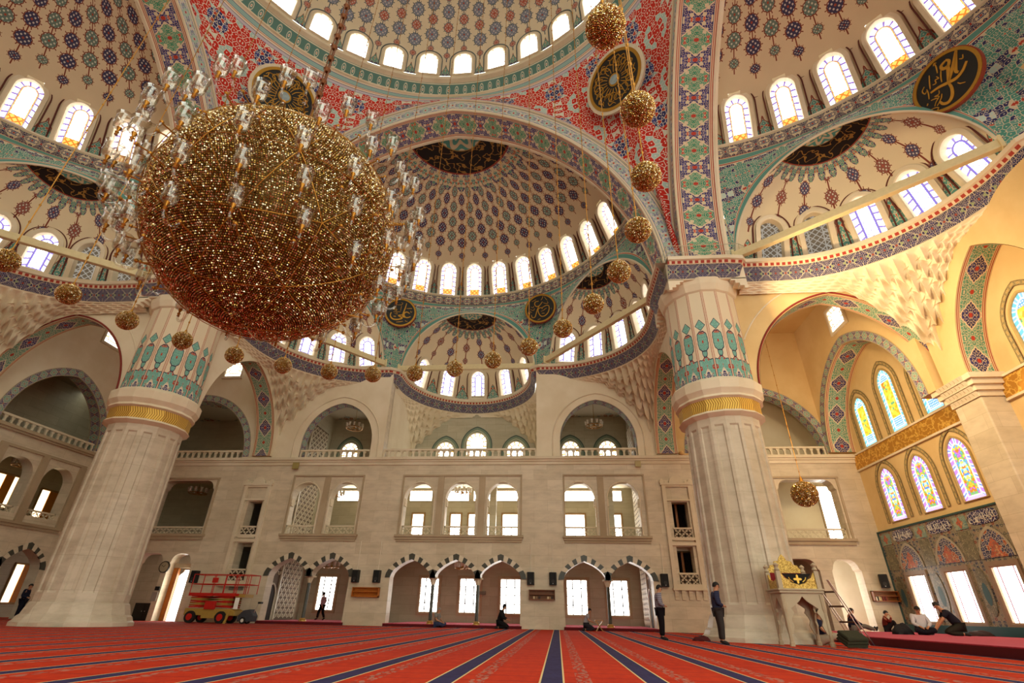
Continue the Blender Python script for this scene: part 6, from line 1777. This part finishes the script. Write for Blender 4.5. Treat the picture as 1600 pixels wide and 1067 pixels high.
def person(loc, rz, J, label, shirt, trousers, shirt_to='wr', hair=HAIRM, group=None, scale=1.0, robe=None, feet=None, shirt_len=0.0, hair_long=False, beard=False):
    """J: joints pelvis chest neck head, and sh el wr kn an for L and R; x = forward"""
    root = empty('person', loc, rz); root.scale = (scale,)*3
    tag(root, label, 'person', group)
    V = {k: Vector(v) for k, v in J.items()}
    pts = []; ed = []
    def add(co, r, prev=None):
        pts.append((Vector(co), r)); i = len(pts)-1
        if prev is not None: ed.append((prev, i))
        return i
    up = (V['head']-V['neck']).normalized(); fw = V['face'].normalized() if 'face' in V else Vector((1, 0, 0)); fw = (fw - up*fw.dot(up)).normalized(); sd = up.cross(fw)
    pe = add(V['pelvis'], .115); wa = add(V['pelvis'].lerp(V['chest'], .5), .105, pe); ch = add(V['chest'], .12, wa); nb = add(V['neck'], .055, ch)
    hj = add(V['head'] - up*.07 + fw*.012, .066, nb); hm = add(V['head'] + up*.01, .088, hj); ht = add(V['head'] + up*.085 - fw*.012, .066, hm)
    hands = []
    for s in 'LR':
        sh = add(V['sh'+s], .062, ch); el = add(V['el'+s], .042, sh); wr = add(V['wr'+s], .03, el)
        d = (V['wr'+s]-V['el'+s]).normalized(); pd = V.get('hd'+s, V['wr'+s] + d*.08)
        pm = add(pd, .034, wr); hands.append((V['wr'+s], pd, s))
        hp = add(V['hip'+s], .095, pe); kn = add(V['kn'+s], .062, hp); cf = add(V['kn'+s].lerp(V['an'+s], .35), .056, kn); an = add(V['an'+s], .038, cf); add(V['to'+s], .032, an)
    body = skin_mesh('body', pts, ed, SKIN, root)
    # fingers, face and ears belong to the body's mesh
    mb = MB(); me = body.data
    for wrp, pd, s in hands:
        d = (pd-wrp).normalized(); n = d.cross(Vector((0, 0, 1))); n = n.normalized() if n.length > .1 else Vector((0, 1, 0)); b = n.cross(d)
        for k, L in enumerate((.062, .072, .068, .052)):
            base = pd + d*.012 + n*(.0165*(k-1.5)); mb.tube([base, base + d*L*.5, base + d*L*.85 - b*L*.35], [.0095, .0085, .0065], 6)
        t = pd - d*.02 + n*.03*(1 if s == 'L' else -1); mb.tube([t, t + n*.022*(1 if s == 'L' else -1) + d*.025, t + n*.02*(1 if s == 'L' else -1) + d*.05], [.011, .01, .007], 6)
    H = V['head']
    mb.hexa([tuple(H + fw*a + sd*b_ + up*c) for a, b_, c in ((.075, -.014, -.03), (.075, .014, -.03), (.112, .012, -.026), (.112, -.012, -.026), (.082, -.008, .022), (.082, .008, .022), (.092, .006, .02), (.092, -.006, .02))])
    for q in (-1, 1):
        c = H + sd*q*.083 - up*.005 - fw*.01; mb.lathe([(.012, -.028), (.018, 0), (.012, .028)], 8, tuple(c))
    bm = bmesh.new(); bm.from_mesh(me); Vv = np.concatenate(mb.V); vs = [bm.verts.new(v) for v in Vv]
    for f in mb.F:
        try: bm.faces.new([vs[i] for i in f]).smooth = True
        except ValueError: pass
    bm.to_mesh(me); bm.free()
    e = MB()
    for q in (-1, 1): e.sphere(tuple(H + fw*.082 + sd*q*.032 + up*.012), .0115, 8, 6)
    e.obj('eyes', plain('dark_eyes', '17100c', .3), root)
    m = MB(); m.hexa([tuple(H + fw*a + sd*b_ + up*c) for a, b_, c in ((.07, -.024, -.068), (.07, .024, -.068), (.09, .02, -.066), (.09, -.02, -.066), (.07, -.024, -.056), (.07, .024, -.056), (.091, .02, -.058), (.091, -.02, -.058))]); m.obj('mouth', plain('lips', '8a4a3c', .5), root)
    # hair cap
    bm = bmesh.new(); bmesh.ops.create_icosphere(bm, subdivisions=3, radius=1.)
    kill = []
    for v in bm.verts:
        n = v.co.normalized(); f, s_, u = n.x, n.y, n.z
        low = -.25 if f < .25 else .25
        if hair_long and f < .35: low = -2
        if u < low and not (f < -.1 and u > -.62): kill.append(v)
        v.co = H + up*.012 - fw*.01 + fw*(f*.108) + sd*(s_*.1) + up*(u*.118)
    bmesh.ops.delete(bm, geom=kill, context='VERTS'); hm_ = bpy.data.meshes.new('hair'); bm.to_mesh(hm_); bm.free(); hm_.materials.append(hair); hm_.polygons.foreach_set('use_smooth', [True]*len(hm_.polygons))
    link(bpy.data.objects.new('hair', hm_), root)
    # shirt
    P = []; E_ = []
    def ad(co, r, prev=None):
        P.append((Vector(co), r)); i = len(P)-1
        if prev is not None: E_.append((prev, i))
        return i
    dn = (V['pelvis']-V['chest']).normalized()
    b0 = ad(V['pelvis'] + dn*(.02+shirt_len), .172); b1 = ad(V['pelvis'].lerp(V['chest'], .5), .165, b0); b2 = ad(V['chest'], .172, b1); ad(V['neck'] - (V['neck']-V['chest'])*.3, .075, b2)
    for s in 'LR':
        q = ad(V['sh'+s], .092, b2)
        if shirt_to == 'wr': e1 = ad(V['el'+s], .068, q); ad(V['wr'+s].lerp(V['el'+s], .08), .044, e1)
        else: ad(V['sh'+s].lerp(V['el'+s], .75), .066, q)
    skin_mesh('shirt', P, E_, shirt, root, 0)
    P.clear(); E_.clear()
    t0 = ad(V['pelvis'] - dn*.03, .155)
    for s in 'LR':
        h = ad(V['hip'+s], .13, t0); k = ad(V['kn'+s], .094, h); ad(V['an'+s].lerp(V['kn'+s], .08), .072, k)
    skin_mesh('trousers', P, E_, trousers, root, 0)
    mb = MB()
    for s in 'LR':
        a, t = V['an'+s], V['to'+s]; d = (t-a); mb.tube([a - d*.25, a + d*.2, a + d*.75, a + d*1.3], [.042, .05, .046, .026], 10)
    mb.obj('socks', feet or plain('dark_socks', '201c1c', .8), root, True)
    return root

def mirror(J):
    out = {}
    for k, v in J.items():
        if k.endswith('_'): out[k[:-1]+'L'] = v; out[k[:-1]+'R'] = (v[0], -v[1], v[2])
        else: out[k] = v
    return out
STAND = mirror(dict(pelvis=(0, 0, .93), chest=(-.01, 0, 1.3), neck=(.01, 0, 1.47), head=(.06, 0, 1.615), face=(1, 0, -.25), sh_=(-.01, .185, 1.4), el_=(-.03, .265, 1.12), wr_=(.17, .1, 1.06), hd_=(.22, .03, 1.05), hip_=(0, .09, .9), kn_=(.02, .1, .49), an_=(-.01, .11, .08), to_=(.12, .13, .035)))
SIT = mirror(dict(pelvis=(0, 0, .13), chest=(-.03, 0, .5), neck=(.01, 0, .66), head=(.06, 0, .8), face=(1, 0, -.3), sh_=(-.02, .18, .6), el_=(.06, .26, .36), wr_=(.27, .12, .26), hip_=(.02, .1, .13), kn_=(.36, .3, .17), an_=(.24, -.06, .07), to_=(.2, -.2, .05)))
LEGS = mirror(dict(pelvis=(0, 0, .13), chest=(-.02, 0, .5), neck=(.04, 0, .65), head=(.1, 0, .78), face=(1, 0, -.45), sh_=(0, .18, .59), el_=(.14, .25, .36), wr_=(.36, .14, .27), hip_=(.02, .1, .13), kn_=(.42, .14, .24), an_=(.82, .12, .09), to_=(.88, .13, .19)))
KNEEL = mirror(dict(pelvis=(-.14, 0, .3), chest=(-.02, 0, .68), neck=(.05, 0, .83), head=(.11, 0, .97), face=(1, 0, -.35), sh_=(-.02, .18, .77), el_=(.04, .26, .5), wr_=(.26, .15, .42), hip_=(-.12, .1, .28), kn_=(.32, .15, .09), an_=(-.2, .12, .06), to_=(-.32, .12, .04)))
HUG = mirror(dict(pelvis=(0, 0, .13), chest=(.02, 0, .5), neck=(.08, 0, .64), head=(.14, 0, .77), face=(1, 0, -.3), sh_=(.03, .18, .58), el_=(.22, .24, .42), wr_=(.3, .06, .62), hd_=(.27, .05, .69), hip_=(.02, .1, .13), kn_=(.36, .12, .46), an_=(.4, .12, .08), to_=(.52, .13, .04)))
LEAN = mirror(dict(pelvis=(-.22, 0, .3), chest=(.03, 0, .64), neck=(.14, 0, .79), head=(.25, 0, .91), face=(.8, 0, -.6), sh_=(.06, .18, .72), el_=(.26, .23, .46), wr_=(.46, .14, .22), hip_=(-.2, .1, .28), kn_=(.22, .16, .09), an_=(-.28, .12, .06), to_=(-.4, .12, .04)))
WALK = mirror(dict(pelvis=(0, 0, .9), chest=(.0, 0, 1.27), neck=(.02, 0, 1.44), head=(.05, 0, 1.58), face=(1, 0, 0), sh_=(0, .17, 1.36), el_=(-.02, .24, 1.08), wr_=(.08, .24, .84), hip_=(0, .09, .87), kn_=(.05, .1, .48), an_=(0, .1, .08), to_=(.13, .11, .035)))
WALK.update(knL=(.17, .1, .5), anL=(.22, .1, .09), toL=(.35, .11, .05), knR=(-.02, -.1, .47), anR=(-.22, -.1, .12), toR=(-.1, -.11, .04), wrL=(-.16, .25, .86), wrR=(.2, -.25, .88))
def striped(name, c1, c2, per=.06):
    b = B(name, .85, 0, .1); x, y, z = b.obj(); b.base(b.mix(((z/per).frac() - .5).abs() < .13, c1, c2)); return b.mat
def cloth(n, c): return plain(n, c, .9, 0, .1, .12)
person((10.17, 21.75, 0), .0, STAND, 'man standing in prayer in a grey striped shirt and black trousers', striped('grey_striped_cloth', '6a6470', 'a39ca4'), cloth('black_trousers', '171316'), scale=1.055)
person((11.63, 19.3, 0), -.05, STAND, 'man in a dark blue shirt standing in prayer before the right pier', striped('blue_checked_cloth', '2a2c42', '3a3c54', .05), cloth('charcoal_trousers', '35302f'), scale=1.05, shirt_len=.12)
person((-.5, YB-.3, .0), -.25, SIT, 'grey-haired man in a pale shirt and jeans sitting by a black column', cloth('pale_grey_shirt', '807b74'), cloth('blue_jeans', '3a4260'), 'half', GREYH, scale=1.08)
person((3.2, YB-.3, .0), -.1, KNEEL, 'person in a long black robe kneeling at the arcade step under the last middle arch', cloth('black_robe', '1c1b1d'), cloth('black_robe_skirt', '191819'), hair=cloth('black_scarf', '1a1a1c'), scale=1.12, hair_long=True)
person((8.0, YB-.42, .0), -.1, LEGS if False else KNEEL, 'man in a white shirt kneeling at a wooden book stand under the right arches', cloth('white_shirt', 'a09ca0'), cloth('dark_trousers', '2c2a30'), 'half', scale=1.0)
person((-9.6, 37.3, .15), 2.9, WALK, 'person in a pink top and black trousers walking past the window inside the left arcade', cloth('pink_top', 'b58a94'), cloth('black_slacks', '191416'), scale=.98)
person((-23.55, 29.3, 0), .3, STAND, 'person in dark clothes standing in the shade beside the left pier', cloth('navy_sweater', '1c2030'), cloth('navy_trousers', '171a26'), scale=1.03)
person((20.8, 29.6, PL_Z), -.15, LEGS, 'man in a dark blue sweater sitting legs outstretched before the right doorway', cloth('midnight_sweater', '1d1d30'), cloth('stone_trousers', '6d665e'), scale=1.15)
person((23.4, 31.5, PL_Z), -.5, HUG, 'boy in a dark red pullover hugging his knees below the corner bookshelf', cloth('maroon_pullover', '5a1f18'), cloth('black_jeans', '1e1a1c'), scale=1.1)
person((21.9, 26.0, PL_Z), -1.9, SIT, 'man in a white shirt and black waistcoat sitting on the platform', cloth('white_sleeves', 'c0bcc2'), cloth('dark_suit_trousers', '1b1a22'), scale=1.18)
person((22.85, 25.6, PL_Z), 2.75, LEAN, 'man in a black t-shirt kneeling and leaning towards the man in the waistcoat', cloth('black_tshirt', '221f28'), cloth('dark_olive_trousers', '2b2822'), 'half', scale=1.22)
person((15.35, 20.75, 0), -.6, LEGS, 'man in a navy vest and pale trousers resting on the floor behind the marble platform', cloth('navy_vest', '22243a'), cloth('beige_trousers', 'b3a690'), 'half', scale=1.2)
def waistcoat():
    for o in list(bpy.data.objects):
        if o.get('label', '').startswith('man in a white shirt and black waistcoat'):
            J = SIT; skin_mesh('waistcoat', [(Vector(J['pelvis']), .158), (Vector(J['pelvis']).lerp(Vector(J['chest']), .5), .15), (Vector(J['chest']) + Vector((0, 0, .02)), .162)], [(0, 1), (1, 2)], cloth('black_waistcoat', '1a1920'), o, 0)
waistcoat()
def bookstand():
    root = empty('book_stand', (8.6, YB-.4, 0)); tag(root, 'low wooden folding book stand in front of the kneeling man', 'book stand')
    pine = plain('pine_wood', 'b98a4e', .5)
    for s in (1, -1):
        mb = MB(); mb.hexa([(-.2*s, -.24, 0), (-.2*s, .24, 0), (-.16*s, .24, 0), (-.16*s, -.24, 0), (.2*s, -.24, .52), (.2*s, .24, .52), (.24*s, .24, .5), (.24*s, -.24, .5)]); mb.obj('board', pine, root)
    MB().hexa([(-.2, -.2, .5), (-.2, .2, .5), (.2, .2, .5), (.2, -.2, .5), (-.2, -.2, .53), (-.2, .2, .53), (.2, .2, .53), (.2, -.2, .53)]).obj('lectern_top', pine, root)
bookstand()
# ------------------------------------------------------------------ camera and light
cam = bpy.data.cameras.new('camera'); co = bpy.data.objects.new('camera', cam); COL.objects.link(co)
cam.sensor_width = 36; cam.lens = 781/1600*36; cam.clip_end = 300
ff, pp = 781., (800., 533.5)
v3 = lambda p: Vector((p[0]-pp[0], p[1]-pp[1], ff)).normalized()
ya = v3((872., 960.)); za = v3((828., -900.)); za = (za - ya*za.dot(ya)).normalized(); xa = ya.cross(za)
if xa.x < 0: xa = -xa
R3 = Matrix(((xa.x, -xa.y, -xa.z), (ya.x, -ya.y, -ya.z), (za.x, -za.y, -za.z)))
co.matrix_world = Matrix.Translation((6.35, 0, .76)) @ R3.to_4x4()
SC.camera = co
w = bpy.data.worlds.new('sky'); SC.world = w; w.use_nodes = True
bg = w.node_tree.nodes['Background']; bg.inputs[0].default_value = (.94, .96, .80, 1); bg.inputs[1].default_value = 1.25
def area(name, loc, target, size, power, col, size_y=None):
    l = bpy.data.lights.new(name, 'AREA'); l.energy = power; l.color = col; l.size = size
    if size_y: l.shape = 'RECTANGLE'; l.size_y = size_y
    o = bpy.data.objects.new(name, l); COL.objects.link(o); o.location = loc
    o.rotation_euler = (Vector(target)-Vector(loc)).to_track_quat('-Z', 'Y').to_euler()
    return o
def point(name, loc, power, col, r=.3):
    l = bpy.data.lights.new(name, 'POINT'); l.energy = power; l.color = col; l.shadow_soft_size = r
    o = bpy.data.objects.new(name, l); COL.objects.link(o); o.location = loc; return o
WARM = (1., .74, .4)
# the rest of the hall's shell behind the camera, left side
st(MB().box(XL-.7, XL, -14, 8.2, 0, 20).obj('wall_left_rear', WALL)); st(MB().box(XL-.7, 3, -14.6, -14, 0, 36).obj('wall_rear', WALL))
# lamps of the qibla side: floodlights on the cornice and in the corner bay
area('cornice_flood', (17.0, 19.0, 13.6), (23.2, 19.0, 15.0), .5, 140, WARM)
area('bay_lamp', (17.5, 24.4, 10.6), (25, 27.5, 9.5), 1.2, 170, WARM)
area('qibla_lamp', (18.5, 17.0, 11.5), (25, 22, 8.), 1.2, 220, WARM)
SC.view_settings.view_transform = 'Standard'; SC.view_settings.look = 'None'; SC.view_settings.gamma = 1; SC.view_settings.use_curve_mapping = False
SC.view_settings.exposure = 1.25
